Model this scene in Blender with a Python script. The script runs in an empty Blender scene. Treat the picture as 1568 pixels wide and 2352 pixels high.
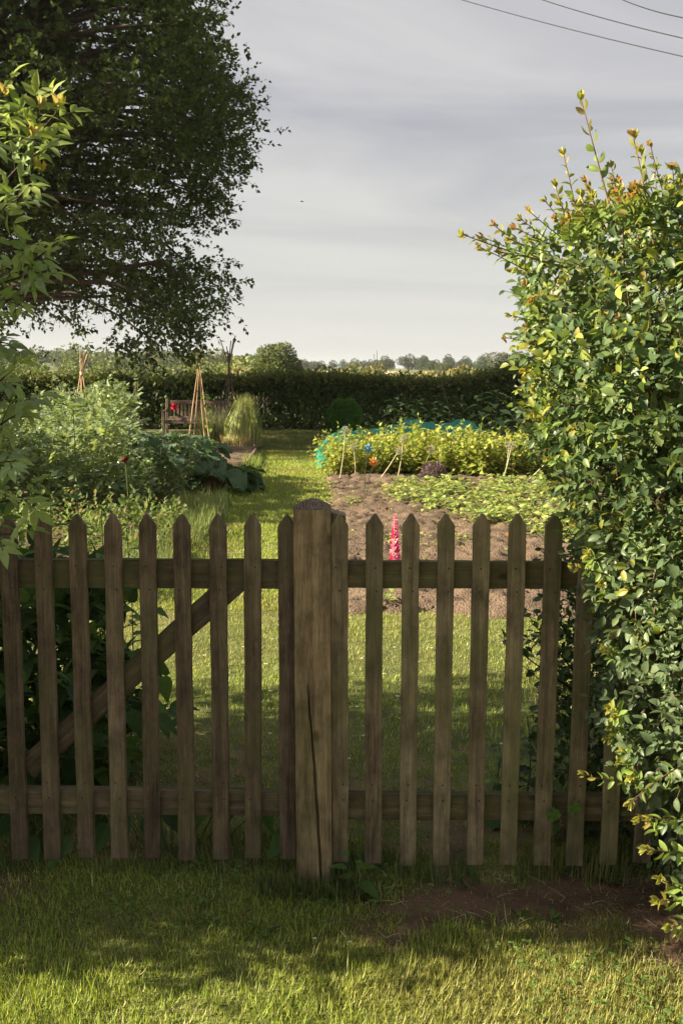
import bpy, bmesh, math, random
import numpy as np
from mathutils import Vector, Matrix, Euler

R = math.radians
C = bpy.context.scene
COL = C.collection
rng = np.random.default_rng(7)
random.seed(7)

# ------------------------------------------------------------------ camera
CAMZ, PITCH, ROLL, FPX = 1.55, 7.9, 0.4, 2287.0
cam_d = bpy.data.cameras.new('camera')
cam = bpy.data.objects.new('camera', cam_d)
COL.objects.link(cam)
cam.location = (0, 0, CAMZ)
CR = Euler((R(90 - PITCH), 0, 0)).to_matrix() @ Matrix.Rotation(R(ROLL), 3, 'Z')
cam.rotation_euler = CR.to_euler()
cam_d.sensor_fit = 'VERTICAL'
cam_d.sensor_height = 24
cam_d.sensor_width = 16
cam_d.lens = FPX / 2352 * 24
cam_d.clip_start = 0.05
cam_d.clip_end = 5000
C.camera = cam

# ------------------------------------------------------------------ light
SUN_EL, SUN_AZ = 25.0, 6.0          # sun low on the left, a little behind the camera
sdir = Vector((-math.cos(R(SUN_EL)) * math.cos(R(SUN_AZ)), -math.cos(R(SUN_EL)) * math.sin(R(SUN_AZ)), math.sin(R(SUN_EL))))
sun_d = bpy.data.lights.new('sun', 'SUN')
sun_d.energy = 5.0
sun_d.angle = R(0.5)
sun_d.color = (1.0, 0.87, 0.68)
sun = bpy.data.objects.new('sun', sun_d)
COL.objects.link(sun)
sun.rotation_euler = sdir.to_track_quat('Z', 'Y').to_euler()
sun.location = sdir * 50

w = bpy.data.worlds.new('World')
C.world = w
w.use_nodes = True
nt = w.node_tree
nt.nodes.clear()
def N(nt, t, **k):
    n = nt.nodes.new(t)
    for a, b in k.items():
        if a.startswith('i_'):
            key = a[2:]
            n.inputs[int(key) if key.isdigit() else key].default_value = b
        else:
            setattr(n, a, b)
    return n
L = nt.links.new
wo = N(nt, 'ShaderNodeOutputWorld')
sky = N(nt, 'ShaderNodeTexSky', sky_type='NISHITA')
sky.sun_disc = False
sky.sun_elevation = R(SUN_EL)
sky.sun_rotation = math.atan2(sdir.x, sdir.y)
bg1 = N(nt, 'ShaderNodeBackground'); bg1.inputs[1].default_value = 0.042
L(sky.outputs[0], bg1.inputs[0])
tc = N(nt, 'ShaderNodeTexCoord')
sep = N(nt, 'ShaderNodeSeparateXYZ'); L(tc.outputs['Generated'], sep.inputs[0])
den = N(nt, 'ShaderNodeMath', operation='ADD'); L(sep.outputs[2], den.inputs[0]); den.inputs[1].default_value = 0.10
den2 = N(nt, 'ShaderNodeMath', operation='MAXIMUM'); L(den.outputs[0], den2.inputs[0]); den2.inputs[1].default_value = 0.05
dx = N(nt, 'ShaderNodeMath', operation='DIVIDE'); L(sep.outputs[0], dx.inputs[0]); L(den2.outputs[0], dx.inputs[1])
dy = N(nt, 'ShaderNodeMath', operation='DIVIDE'); L(sep.outputs[1], dy.inputs[0]); L(den2.outputs[0], dy.inputs[1])
cmb = N(nt, 'ShaderNodeCombineXYZ'); L(dx.outputs[0], cmb.inputs[0]); L(dy.outputs[0], cmb.inputs[1])
mp = N(nt, 'ShaderNodeMapping'); mp.inputs['Rotation'].default_value = (0, 0, R(12)); mp.inputs['Scale'].default_value = (0.62, 1.15, 1)
L(cmb.outputs[0], mp.inputs[0])
n1 = N(nt, 'ShaderNodeTexNoise'); n1.inputs['Scale'].default_value = 0.75; n1.inputs['Detail'].default_value = 7; n1.inputs['Roughness'].default_value = 0.55
n1.inputs['Distortion'].default_value = 0.9
L(mp.outputs[0], n1.inputs['Vector'])
cr = N(nt, 'ShaderNodeValToRGB')
cr.color_ramp.elements[0].position = 0.36; cr.color_ramp.elements[0].color = (0.192, 0.195, 0.216, 1)
cr.color_ramp.elements[1].position = 0.64; cr.color_ramp.elements[1].color = (0.302, 0.297, 0.296, 1)
L(n1.outputs[0], cr.inputs[0])
hz = N(nt, 'ShaderNodeMapRange'); hz.inputs['From Min'].default_value = 0.0; hz.inputs['From Max'].default_value = 0.26
L(sep.outputs[2], hz.inputs[0])
hm = N(nt, 'ShaderNodeMixRGB'); L(hz.outputs[0], hm.inputs[0]); hm.inputs[1].default_value = (0.350, 0.346, 0.318, 1); L(cr.outputs[0], hm.inputs[2])
bg2 = N(nt, 'ShaderNodeBackground'); L(hm.outputs[0], bg2.inputs[0]); bg2.inputs[1].default_value = 0.62
# a few thin breaks in the cloud let the blue sky through
n2 = N(nt, 'ShaderNodeTexNoise'); n2.inputs['Scale'].default_value = 0.5; n2.inputs['Detail'].default_value = 4
mp2 = N(nt, 'ShaderNodeMapping'); mp2.inputs['Location'].default_value = (3.1, 7.7, 0); mp2.inputs['Scale'].default_value = (0.3, 1.0, 1); L(cmb.outputs[0], mp2.inputs[0])
L(mp2.outputs[0], n2.inputs['Vector'])
br = N(nt, 'ShaderNodeMapRange'); br.inputs['From Min'].default_value = 0.56; br.inputs['From Max'].default_value = 0.72; br.inputs['To Min'].default_value = 0.94; br.inputs['To Max'].default_value = 0.55
L(n2.outputs[0], br.inputs[0])
mx = N(nt, 'ShaderNodeMixShader'); L(br.outputs[0], mx.inputs[0]); L(bg1.outputs[0], mx.inputs[1]); L(bg2.outputs[0], mx.inputs[2])
L(mx.outputs[0], wo.inputs[0])

C.view_settings.view_transform = 'Standard'
C.view_settings.look = 'None'
C.view_settings.gamma = 1
C.view_settings.exposure = 1.85
C.render.engine = 'CYCLES'
C.cycles.max_bounces = 7
C.cycles.transparent_max_bounces = 8
C.cycles.volume_bounces = 0

# ------------------------------------------------------------------ helpers
def ray(px, py):
    v = CR @ Vector(((px - 784) / FPX, (1176 - py) / FPX, -1))
    return v
def at(px, py, Y):                      # point of the photograph (1568 px wide) at distance Y
    v = ray(px, py); t = Y / v.y
    return Vector((v.x * t, Y, CAMZ + v.z * t))
def G(px, py, z=0.0):                   # the same on the ground
    v = ray(px, py); t = (z - CAMZ) / v.z
    return Vector((v.x * t, v.y * t, z))

_perm = np.random.default_rng(3).random((256, 256))
def vnoise(x, y):
    x = np.asarray(x, float); y = np.asarray(y, float)
    xi = np.floor(x).astype(int); yi = np.floor(y).astype(int)
    fx = x - xi; fy = y - yi
    fx = fx * fx * (3 - 2 * fx); fy = fy * fy * (3 - 2 * fy)
    a = _perm[xi & 255, yi & 255]; b = _perm[(xi + 1) & 255, yi & 255]
    c = _perm[xi & 255, (yi + 1) & 255]; d = _perm[(xi + 1) & 255, (yi + 1) & 255]
    return (a * (1 - fx) + b * fx) * (1 - fy) + (c * (1 - fx) + d * fx) * fy
def fbm(x, y, o=4):
    s = 0; a = 0.5; t = 0
    for i in range(o):
        s = s + a * vnoise(x * 2 ** i + 17.3 * i, y * 2 ** i + 9.1 * i); t += a; a *= 0.5
    return s / t

def tag(o, label=None, cat=None, group=None, kind=None):
    if label: o['label'] = label
    if cat: o['category'] = cat
    if group: o['group'] = group
    if kind: o['kind'] = kind
    return o
def thing(name, label, cat, loc=(0, 0, 0), rotz=0, group=None):
    o = bpy.data.objects.new(name, None); COL.objects.link(o)
    o.location = loc; o.rotation_euler = (0, 0, rotz); o.empty_display_size = 0.1
    return tag(o, label, cat, group)
def mesh(name, V, F, mat, parent=None, col=None, smooth=False, local=None):
    """V (n,3); F list of int arrays (m,k)."""
    V = np.asarray(V, np.float32)
    me = bpy.data.meshes.new(name)
    F = [np.asarray(f, np.int32) for f in F if len(f)]
    me.vertices.add(len(V)); me.vertices.foreach_set('co', V.ravel())
    tot = np.concatenate([np.full(len(f), f.shape[1], np.int32) for f in F])
    idx = np.concatenate([f.ravel() for f in F])
    start = np.concatenate([[0], np.cumsum(tot)[:-1]]).astype(np.int32)
    me.loops.add(len(idx)); me.loops.foreach_set('vertex_index', idx)
    me.polygons.add(len(tot)); me.polygons.foreach_set('loop_start', start); me.polygons.foreach_set('loop_total', tot)
    if smooth: me.polygons.foreach_set('use_smooth', np.ones(len(tot), bool))
    if col is not None:
        c = np.ones((len(V), 4), np.float32); c[:, :3] = col
        ca = me.color_attributes.new('col', 'FLOAT_COLOR', 'POINT'); ca.data.foreach_set('color', c.ravel())
    me.update(); me.validate()
    me.materials.append(mat)
    o = bpy.data.objects.new(name, me); COL.objects.link(o)
    if parent is not None: o.parent = parent
    return o
def bmobj(name, bm, mat, parent=None, smooth=False):
    me = bpy.data.meshes.new(name)
    bmesh.ops.recalc_face_normals(bm, faces=bm.faces)
    bm.to_mesh(me); bm.free()
    if smooth: me.polygons.foreach_set('use_smooth', np.ones(len(me.polygons), bool))
    me.materials.append(mat)
    o = bpy.data.objects.new(name, me); COL.objects.link(o)
    if parent is not None: o.parent = parent
    return o
def dup(root, loc, rotz=0, scale=1.0, label=None, group=None, rx=0, ry=0):
    r = root.copy(); COL.objects.link(r); r.location = loc; r.rotation_euler = (rx, ry, rotz)
    r.scale = (scale, scale, scale) if not hasattr(scale, '__len__') else scale
    if label: r['label'] = label
    if group: r['group'] = group
    for ch in list(root.children):
        c = ch.copy(); COL.objects.link(c); c.parent = r
        for g in ch.children:
            d = g.copy(); COL.objects.link(d); d.parent = c
    return r
def nrm(a):
    return a / (np.linalg.norm(a, axis=-1, keepdims=True) + 1e-9)
def rvec(n):
    return nrm(rng.normal(size=(n, 3)))

# leaf templates -----------------------------------------------------------
def template(rows, fold=0.25, droop=0.15, ruffle=0.0, ncol=1, serr=0.0):
    V = []; F4 = []
    for i, (t, wd) in enumerate(rows):
        for j in range(-ncol, ncol + 1):
            s = j / ncol
            ww = wd * (1 + (serr if (i % 2) else -serr))
            z = abs(s) * wd * fold - droop * t * t + (ruffle * math.sin(i * 2.3 + j * 1.9) * abs(s))
            V.append((s * ww, t, z))
    k = 2 * ncol + 1
    for i in range(len(rows) - 1):
        for j in range(k - 1):
            F4.append((i * k + j, i * k + j + 1, (i + 1) * k + j + 1, (i + 1) * k + j))
    return np.array(V, float), np.array(F4)
T_QUAD = (np.array([(0, 0, 0), (.30, .45, .06), (0, 1, -.05), (-.30, .45, .06)], float), np.array([(0, 1, 2, 3)]))
T_OVAL = template([(0, .015), (.12, .13), (.32, .25), (.58, .28), (.82, .18), (1, .01)], .45, .22)
T_OVAL2 = template([(0, .01), (.25, .25), (.65, .26), (1, .01)], .35, .2)
T_LANCE = template([(0, .01), (.2, .14), (.5, .19), (.8, .10), (1, .005)], .4, .25)
T_NETTLE = template([(0, .02), (.06, .2), (.12, .24), (.2, .30), (.28, .29), (.37, .31), (.46, .27), (.56, .26), (.66, .2), (.76, .17), (.86, .09), (1, .005)], .25, .3, serr=.07)
T_HEART = template([(-.12, .22), (0, .38), (.25, .43), (.55, .30), (.8, .14), (1, .01)], .18, .35, .02, 2)
T_RHUB = template([(-.1, .2), (.02, .42), (.2, .52), (.4, .5), (.6, .42), (.8, .28), (.93, .14), (1, .03)], .2, .45, .11, 3)
T_BLADE = (np.array([(-.5, 0, 0), (.5, 0, 0), (-.38, .5, .10), (.38, .5, .10), (0, 1, .42)], float), [np.array([(0, 1, 3, 2)]), np.array([(2, 3, 4)])])

def inst(P, D, Nv, S, T, W=None):
    """copies of a template: P pos, D length direction, Nv normal hint, S size, W width factor"""
    Vt, Ft = T
    P = np.asarray(P, float); D = nrm(np.asarray(D, float)); X = nrm(np.cross(D, Nv)); Z = np.cross(X, D)
    S = np.broadcast_to(np.asarray(S, float), (len(P),)); W = S if W is None else np.broadcast_to(W, (len(P),))
    V = P[:, None, :] + (Vt[None, :, 0, None] * W[:, None, None]) * X[:, None, :] + (Vt[None, :, 1, None] * S[:, None, None]) * D[:, None, :] + (Vt[None, :, 2, None] * S[:, None, None]) * Z[:, None, :]
    m = len(Vt); off = (np.arange(len(P)) * m)
    Fl = Ft if isinstance(Ft, list) else [Ft]
    F = [(f[None] + off[:, None, None]).reshape(-1, f.shape[1]) for f in Fl]
    return V.reshape(-1, 3), F
def join(parts):
    Vs, Fs, Cs, o = [], {}, [], 0
    for p in parts:
        V, F = p[0], p[1]
        Vs.append(V)
        if len(p) > 2: Cs.append(p[2])
        for f in F:
            if len(f): Fs.setdefault(f.shape[1], []).append(f + o)
        o += len(V)
    return np.concatenate(Vs), [np.concatenate(v) for v in Fs.values()], (np.concatenate(Cs) if Cs else None)
def pcol(n, pal, wts=None, jit=0.15):
    """per-leaf colours: each leaf picks a palette colour and varies a little"""
    pal = np.array(pal, float)
    k = rng.choice(len(pal), n, p=None if wts is None else np.array(wts) / sum(wts))
    k2 = rng.choice(len(pal), n, p=None if wts is None else np.array(wts) / sum(wts))
    m = rng.random((n, 1)) * 0.5
    c = pal[k] * (1 - m) + pal[k2] * m
    return c * (1 + rng.normal(0, jit, (n, 1))).clip(.4, 1.7)
def rep(c, T):
    return np.repeat(c, len(T[0]), axis=0)
def tubes(PL, r0, r1, sides=4):
    """PL (T,K,3) polylines -> tubes tapering r0->r1 (scalars or (T,))"""
    PL = np.asarray(PL, float); T, K, _ = PL.shape
    r0 = np.broadcast_to(r0, (T,)); r1 = np.broadcast_to(r1, (T,))
    D = nrm(np.gradient(PL, axis=1)) if K > 2 else nrm(np.repeat(PL[:, 1:] - PL[:, :1], 2, axis=1))
    ref = np.where(np.abs(D[..., 2:3]) > .9, np.array([1., 0, 0]), np.array([0, 0, 1.]))
    A = nrm(np.cross(D, ref)); B = np.cross(D, A)
    t = np.linspace(0, 1, K)[None, :]
    r = r0[:, None] * (1 - t) + r1[:, None] * t
    ang = np.arange(sides) * 2 * math.pi / sides
    V = PL[:, :, None, :] + r[:, :, None, None] * (np.cos(ang)[None, None, :, None] * A[:, :, None, :] + np.sin(ang)[None, None, :, None] * B[:, :, None, :])
    V = V.reshape(-1, 3)
    i = np.arange(T)[:, None, None] * K * sides; k = np.arange(K - 1)[None, :, None] * sides; s = np.arange(sides)[None, None, :]
    s2 = (s + 1) % sides
    F = np.stack([i + k + s, i + k + s2, i + k + sides + s2, i + k + sides + s], -1).reshape(-1, 4)
    caps = []
    return V, [F]
def shoots(B, D, Ln, nl, bend=None, t0=0.15, ang=55, upN=0.7, outN=0.3):
    """leaf stations along curved shoots. returns poly(T,5,3), P,D,N,t (T*nl)"""
    B = np.asarray(B, float); D = nrm(np.asarray(D, float)); T = len(B)
    Ln = np.broadcast_to(Ln, (T,))
    bend = np.zeros((T, 3)) if bend is None else bend
    tt = np.linspace(0, 1, 5)
    PL = B[:, None, :] + D[:, None, :] * (Ln[:, None] * tt)[:, :, None] + bend[:, None, :] * (Ln[:, None] * tt ** 2)[:, :, None]
    t = (t0 + (1 - t0) * (np.arange(nl) + .5) / nl)[None, :] + rng.normal(0, .25 / nl, (T, nl)); t = t.clip(0, 1)
    P = B[:, None, :] + D[:, None, :] * (Ln[:, None] * t)[:, :, None] + bend[:, None, :] * (Ln[:, None] * t ** 2)[:, :, None]
    tang = nrm(D[:, None, :] + 2 * bend[:, None, :] * t[:, :, None])
    ref = nrm(np.where(np.abs(tang[..., 2:3]) > .9, np.array([1., 0, 0]), np.array([0, 0, 1.])) + 0 * tang)
    A = nrm(np.cross(tang, ref)); Bv = np.cross(tang, A)
    phi = (np.arange(nl) * 2.4)[None, :] + rng.random((T, 1)) * 6.28 + rng.normal(0, .3, (T, nl))
    rad = np.cos(phi)[..., None] * A + np.sin(phi)[..., None] * Bv
    a = np.radians(ang * (1.15 - .55 * t) + rng.normal(0, 9, (T, nl)))[..., None]
    LD = nrm(tang * np.cos(a) + rad * np.sin(a))
    NN = nrm(np.array([0, 0, upN]) + outN * rad + rng.normal(0, .35, (T, nl, 3)) + .2 * tang)
    return PL, P.reshape(-1, 3), LD.reshape(-1, 3), NN.reshape(-1, 3), t.reshape(-1)

# materials ------------------------------------------------------------------
def newmat(name):
    m = bpy.data.materials.new(name); m.use_nodes = True; m.node_tree.nodes.clear(); return m
def leafmat(name, rough=0.45, trans=0.3, spec=0.4, tint=(1.0, 1.0, 0.55), veins=0.0):
    m = newmat(name); t = m.node_tree; l = t.links.new
    out = N(t, 'ShaderNodeOutputMaterial'); a = N(t, 'ShaderNodeAttribute', attribute_name='col')
    g = N(t, 'ShaderNodeNewGeometry')
    ns = N(t, 'ShaderNodeTexNoise'); ns.inputs['Scale'].default_value = 60; ns.inputs['Detail'].default_value = 2
    tcn = N(t, 'ShaderNodeTexCoord'); l(tcn.outputs['Object'], ns.inputs['Vector'])
    mr = N(t, 'ShaderNodeMapRange'); mr.inputs['To Min'].default_value = .75; mr.inputs['To Max'].default_value = 1.25; l(ns.outputs[0], mr.inputs[0])
    hs = N(t, 'ShaderNodeHueSaturation'); l(a.outputs['Color'], hs.inputs['Color']); l(mr.outputs[0], hs.inputs['Value'])
    # undersides are paler and greyer
    un = N(t, 'ShaderNodeMixRGB', blend_type='MIX'); un.inputs[2].default_value = (.20, .24, .13, 1)
    mu = N(t, 'ShaderNodeMath', operation='MULTIPLY'); mu.inputs[1].default_value = .22; l(g.outputs['Backfacing'], mu.inputs[0]); l(mu.outputs[0], un.inputs[0]); l(hs.outputs[0], un.inputs[1])
    p = N(t, 'ShaderNodeBsdfPrincipled'); l(un.outputs[0], p.inputs['Base Color'])
    p.inputs['Roughness'].default_value = rough; p.inputs['Specular IOR Level'].default_value = spec
    tr = N(t, 'ShaderNodeBsdfTranslucent')
    tm = N(t, 'ShaderNodeMixRGB', blend_type='MULTIPLY'); tm.inputs[0].default_value = 1; tm.inputs[2].default_value = (*[1.5 * v for v in tint], 1); l(hs.outputs[0], tm.inputs[1])
    l(tm.outputs[0], tr.inputs[0])
    mxx = N(t, 'ShaderNodeMixShader'); mxx.inputs[0].default_value = trans; l(p.outputs[0], mxx.inputs[1]); l(tr.outputs[0], mxx.inputs[2])
    l(mxx.outputs[0], out.inputs[0])
    return m
def simplemat(name, c1, c2, scale=20, rough=.8, bump=.3, stretch=(1, 1, 1), spec=.3, bscale=None, bdist=.01, attr=False, detail=6):
    m = newmat(name); t = m.node_tree; l = t.links.new
    out = N(t, 'ShaderNodeOutputMaterial'); p = N(t, 'ShaderNodeBsdfPrincipled'); l(p.outputs[0], out.inputs[0])
    tcn = N(t, 'ShaderNodeTexCoord'); mpn = N(t, 'ShaderNodeMapping'); mpn.inputs['Scale'].default_value = stretch; l(tcn.outputs['Object'], mpn.inputs[0])
    ns = N(t, 'ShaderNodeTexNoise'); ns.inputs['Scale'].default_value = scale; ns.inputs['Detail'].default_value = detail; ns.inputs['Roughness'].default_value = .6; l(mpn.outputs[0], ns.inputs['Vector'])
    rm = N(t, 'ShaderNodeValToRGB'); rm.color_ramp.elements[0].position = .32; rm.color_ramp.elements[1].position = .68
    rm.color_ramp.elements[0].color = (*c1, 1); rm.color_ramp.elements[1].color = (*c2, 1); l(ns.outputs[0], rm.inputs[0])
    src = rm.outputs[0]
    if attr:
        a = N(t, 'ShaderNodeAttribute', attribute_name='col'); mm = N(t, 'ShaderNodeMixRGB', blend_type='MULTIPLY'); mm.inputs[0].default_value = 1
        l(a.outputs['Color'], mm.inputs[1]); l(src, mm.inputs[2]); src = mm.outputs[0]
    l(src, p.inputs['Base Color'])
    p.inputs['Roughness'].default_value = rough; p.inputs['Specular IOR Level'].default_value = spec
    if bump:
        nb = N(t, 'ShaderNodeTexNoise'); nb.inputs['Scale'].default_value = bscale or scale * 3; nb.inputs['Detail'].default_value = 5; l(mpn.outputs[0], nb.inputs['Vector'])
        b = N(t, 'ShaderNodeBump'); b.inputs['Strength'].default_value = bump; b.inputs['Distance'].default_value = bdist; l(nb.outputs[0], b.inputs['Height']); l(b.outputs[0], p.inputs['Normal'])
    return m
def woodmat(name, dark, mid, light, green=0.5, axis=2, endgrain=False, gtone=(.12, .125, .045)):
    m = newmat(name); t = m.node_tree; l = t.links.new
    out = N(t, 'ShaderNodeOutputMaterial'); p = N(t, 'ShaderNodeBsdfPrincipled'); l(p.outputs[0], out.inputs[0])
    tcn = N(t, 'ShaderNodeTexCoord'); oi = N(t, 'ShaderNodeObjectInfo')
    rs = N(t, 'ShaderNodeVectorMath', operation='SCALE'); rs.inputs[0].default_value = (37.0, 53.0, 71.0); l(oi.outputs['Random'], rs.inputs['Scale'])
    ad = N(t, 'ShaderNodeVectorMath', operation='ADD'); l(tcn.outputs['Object'], ad.inputs[0]); l(rs.outputs[0], ad.inputs[1])
    def noise(sc, st, det=6, rough=.6, dist=0):
        mpn = N(t, 'ShaderNodeMapping'); s = [st[0]] * 3; s[axis] = st[1]; mpn.inputs['Scale'].default_value = s; l(ad.outputs[0], mpn.inputs[0])
        n = N(t, 'ShaderNodeTexNoise'); n.inputs['Scale'].default_value = sc; n.inputs['Detail'].default_value = det; n.inputs['Roughness'].default_value = rough; n.inputs['Distortion'].default_value = dist
        l(mpn.outputs[0], n.inputs['Vector']); return n
    fine = noise(30, (8, .35), 5, .65, .2)       # fibres along the grain
    mid_n = noise(14, (3, .12), 4, .6, .6)        # growth bands
    blot = noise(16, (1, .55), 7, .7)              # blotches of dirt
    grn = noise(4, (1, .6), 5, .6)
    rm = N(t, 'ShaderNodeValToRGB'); e = rm.color_ramp.elements; e[0].position = .30; e[0].color = (*dark, 1); e[1].position = .72; e[1].color = (*light, 1)
    x = e.new(.5); x.color = (*mid, 1)
    av = N(t, 'ShaderNodeMath', operation='ADD'); hf = N(t, 'ShaderNodeMath', operation='MULTIPLY'); hf.inputs[1].default_value = .45
    l(fine.outputs[0], hf.inputs[0]); h2 = N(t, 'ShaderNodeMath', operation='MULTIPLY'); h2.inputs[1].default_value = .55; l(mid_n.outputs[0], h2.inputs[0])
    l(hf.outputs[0], av.inputs[0]); l(h2.outputs[0], av.inputs[1]); l(av.outputs[0], rm.inputs[0])
    # blotches
    bm_ = N(t, 'ShaderNodeMixRGB', blend_type='MULTIPLY'); br_ = N(t, 'ShaderNodeMapRange'); br_.inputs['From Min'].default_value = .35; br_.inputs['From Max'].default_value = .62; br_.inputs['To Min'].default_value = .52; br_.inputs['To Max'].default_value = 1.15
    l(blot.outputs[0], br_.inputs[0]); bm_.inputs[0].default_value = 1; l(rm.outputs[0], bm_.inputs[1]); l(br_.outputs[0], bm_.inputs[2])
    # green algae
    gm = N(t, 'ShaderNodeMixRGB'); gr = N(t, 'ShaderNodeMapRange'); gr.inputs['From Min'].default_value = .42; gr.inputs['From Max'].default_value = .68; gr.inputs['To Max'].default_value = green
    l(grn.outputs[0], gr.inputs[0]); l(gr.outputs[0], gm.inputs[0]); l(bm_.outputs[0], gm.inputs[1]); gm.inputs[2].default_value = (*gtone, 1)
    # knots
    mk = N(t, 'ShaderNodeMapping'); sk = [9.0, 9.0, 9.0]; sk[axis] = 5.0; mk.inputs['Scale'].default_value = sk; l(ad.outputs[0], mk.inputs[0])
    vo = N(t, 'ShaderNodeTexVoronoi'); vo.inputs['Scale'].default_value = 1.0; l(mk.outputs[0], vo.inputs['Vector'])
    kr = N(t, 'ShaderNodeMapRange'); kr.inputs['From Min'].default_value = .05; kr.inputs['From Max'].default_value = .13; kr.inputs['To Min'].default_value = .45; kr.inputs['To Max'].default_value = 1; l(vo.outputs['Distance'], kr.inputs[0])
    km = N(t, 'ShaderNodeMixRGB', blend_type='MULTIPLY'); km.inputs[0].default_value = 1; l(gm.outputs[0], km.inputs[1]); l(kr.outputs[0], km.inputs[2])
    # object to object variation
    vr = N(t, 'ShaderNodeMapRange'); vr.inputs['To Min'].default_value = .75; vr.inputs['To Max'].default_value = 1.22; l(oi.outputs['Random'], vr.inputs[0])
    vm = N(t, 'ShaderNodeMixRGB', blend_type='MULTIPLY'); vm.inputs[0].default_value = 1; l(km.outputs[0], vm.inputs[1]); l(vr.outputs[0], vm.inputs[2])
    # lichen specks
    sp = N(t, 'ShaderNodeTexNoise'); sp.inputs['Scale'].default_value = 260; sp.inputs['Detail'].default_value = 2; l(ad.outputs[0], sp.inputs['Vector'])
    sr = N(t, 'ShaderNodeMapRange'); sr.inputs['From Min'].default_value = .66; sr.inputs['From Max'].default_value = .74; sr.inputs['To Max'].default_value = .45; l(sp.outputs[0], sr.inputs[0])
    sm = N(t, 'ShaderNodeMixRGB'); l(sr.outputs[0], sm.inputs[0]); l(vm.outputs[0], sm.inputs[1]); sm.inputs[2].default_value = (.22, .2, .15, 1)
    fin = sm.outputs[0]; hgt = av.outputs[0]
    if endgrain:
        wv = N(t, 'ShaderNodeTexWave', wave_type='RINGS', rings_direction='Z'); wv.inputs['Scale'].default_value = 34; wv.inputs['Distortion'].default_value = 1.4; wv.inputs['Detail'].default_value = 2
        mo = N(t, 'ShaderNodeMapping'); mo.inputs['Location'].default_value = (-.02, .035, 0); l(tcn.outputs['Object'], mo.inputs[0]); l(mo.outputs[0], wv.inputs['Vector'])
        wr = N(t, 'ShaderNodeMapRange'); wr.inputs['To Min'].default_value = .55; wr.inputs['To Max'].default_value = 1.1; l(wv.outputs[0], wr.inputs[0])
        wm = N(t, 'ShaderNodeMixRGB', blend_type='MULTIPLY'); wm.inputs[0].default_value = 1; l(fin, wm.inputs[1]); l(wr.outputs[0], wm.inputs[2]); fin = wm.outputs[0]; hgt = wv.outputs[0]
    l(fin, p.inputs['Base Color'])
    p.inputs['Roughness'].default_value = .85; p.inputs['Specular IOR Level'].default_value = .2
    b = N(t, 'ShaderNodeBump'); b.inputs['Strength'].default_value = .5; b.inputs['Distance'].default_value = .0025; l(hgt, b.inputs['Height']); l(b.outputs[0], p.inputs['Normal'])
    return m

M = {}
M['leaf'] = leafmat('leaf_glossy', .42, .30, .34)
M['leaf_soft'] = leafmat('leaf_soft', .6, .35, .2)
M['leaf_far'] = leafmat('leaf_far', .7, .22, .12)
M['grass'] = leafmat('grass_blade', .55, .30, .2)
M['twig'] = simplemat('twig', (.10, .05, .035), (.20, .11, .07), 30, .7, .2)
M['bark'] = simplemat('bark', (.035, .028, .02), (.09, .07, .05), 12, .9, .6, (1, 1, .3))
M['stem'] = simplemat('green_stem', (.09, .12, .03), (.16, .19, .06), 15, .6, 0)
M['straw'] = simplemat('dry_stalk', (.42, .38, .20), (.55, .50, .30), 15, .7, 0)
M['cane'] = simplemat('bamboo_cane', (.46, .29, .15), (.62, .42, .24), 9, .5, .1, (1, 1, .4))
M['hazel'] = simplemat('hazel_stick', (.10, .07, .05), (.19, .14, .10), 9, .8, .3)
M['soil'] = simplemat('dry_soil', (.10, .068, .043), (.215, .153, .098), 3.2, .95, .9, bscale=70, bdist=.03)
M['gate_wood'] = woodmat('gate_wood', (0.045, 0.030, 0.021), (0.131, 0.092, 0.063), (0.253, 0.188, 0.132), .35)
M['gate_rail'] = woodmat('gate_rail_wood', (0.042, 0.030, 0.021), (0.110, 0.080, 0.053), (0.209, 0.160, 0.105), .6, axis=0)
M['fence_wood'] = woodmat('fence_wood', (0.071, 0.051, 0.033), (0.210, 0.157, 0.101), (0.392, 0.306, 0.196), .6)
M['fence_rail'] = woodmat('fence_rail_wood', (0.055, 0.042, 0.022), (0.156, 0.117, 0.065), (0.277, 0.218, 0.131), .8, axis=0)
M['post'] = woodmat('post_wood', (0.086, 0.057, 0.034), (0.290, 0.209, 0.121), (0.499, 0.378, 0.234), .35)
M['post_end'] = woodmat('post_end_wood', (0.077, 0.053, 0.040), (0.195, 0.140, 0.107), (0.349, 0.255, 0.197), .1, endgrain=True)
M['bench'] = woodmat('bench_wood', (.10, .07, .05), (.22, .16, .12), (.36, .28, .22), .1)
M['board'] = woodmat('board_wood', (.14, .10, .07), (.28, .20, .14), (.42, .32, .23), .1, axis=1)

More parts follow.
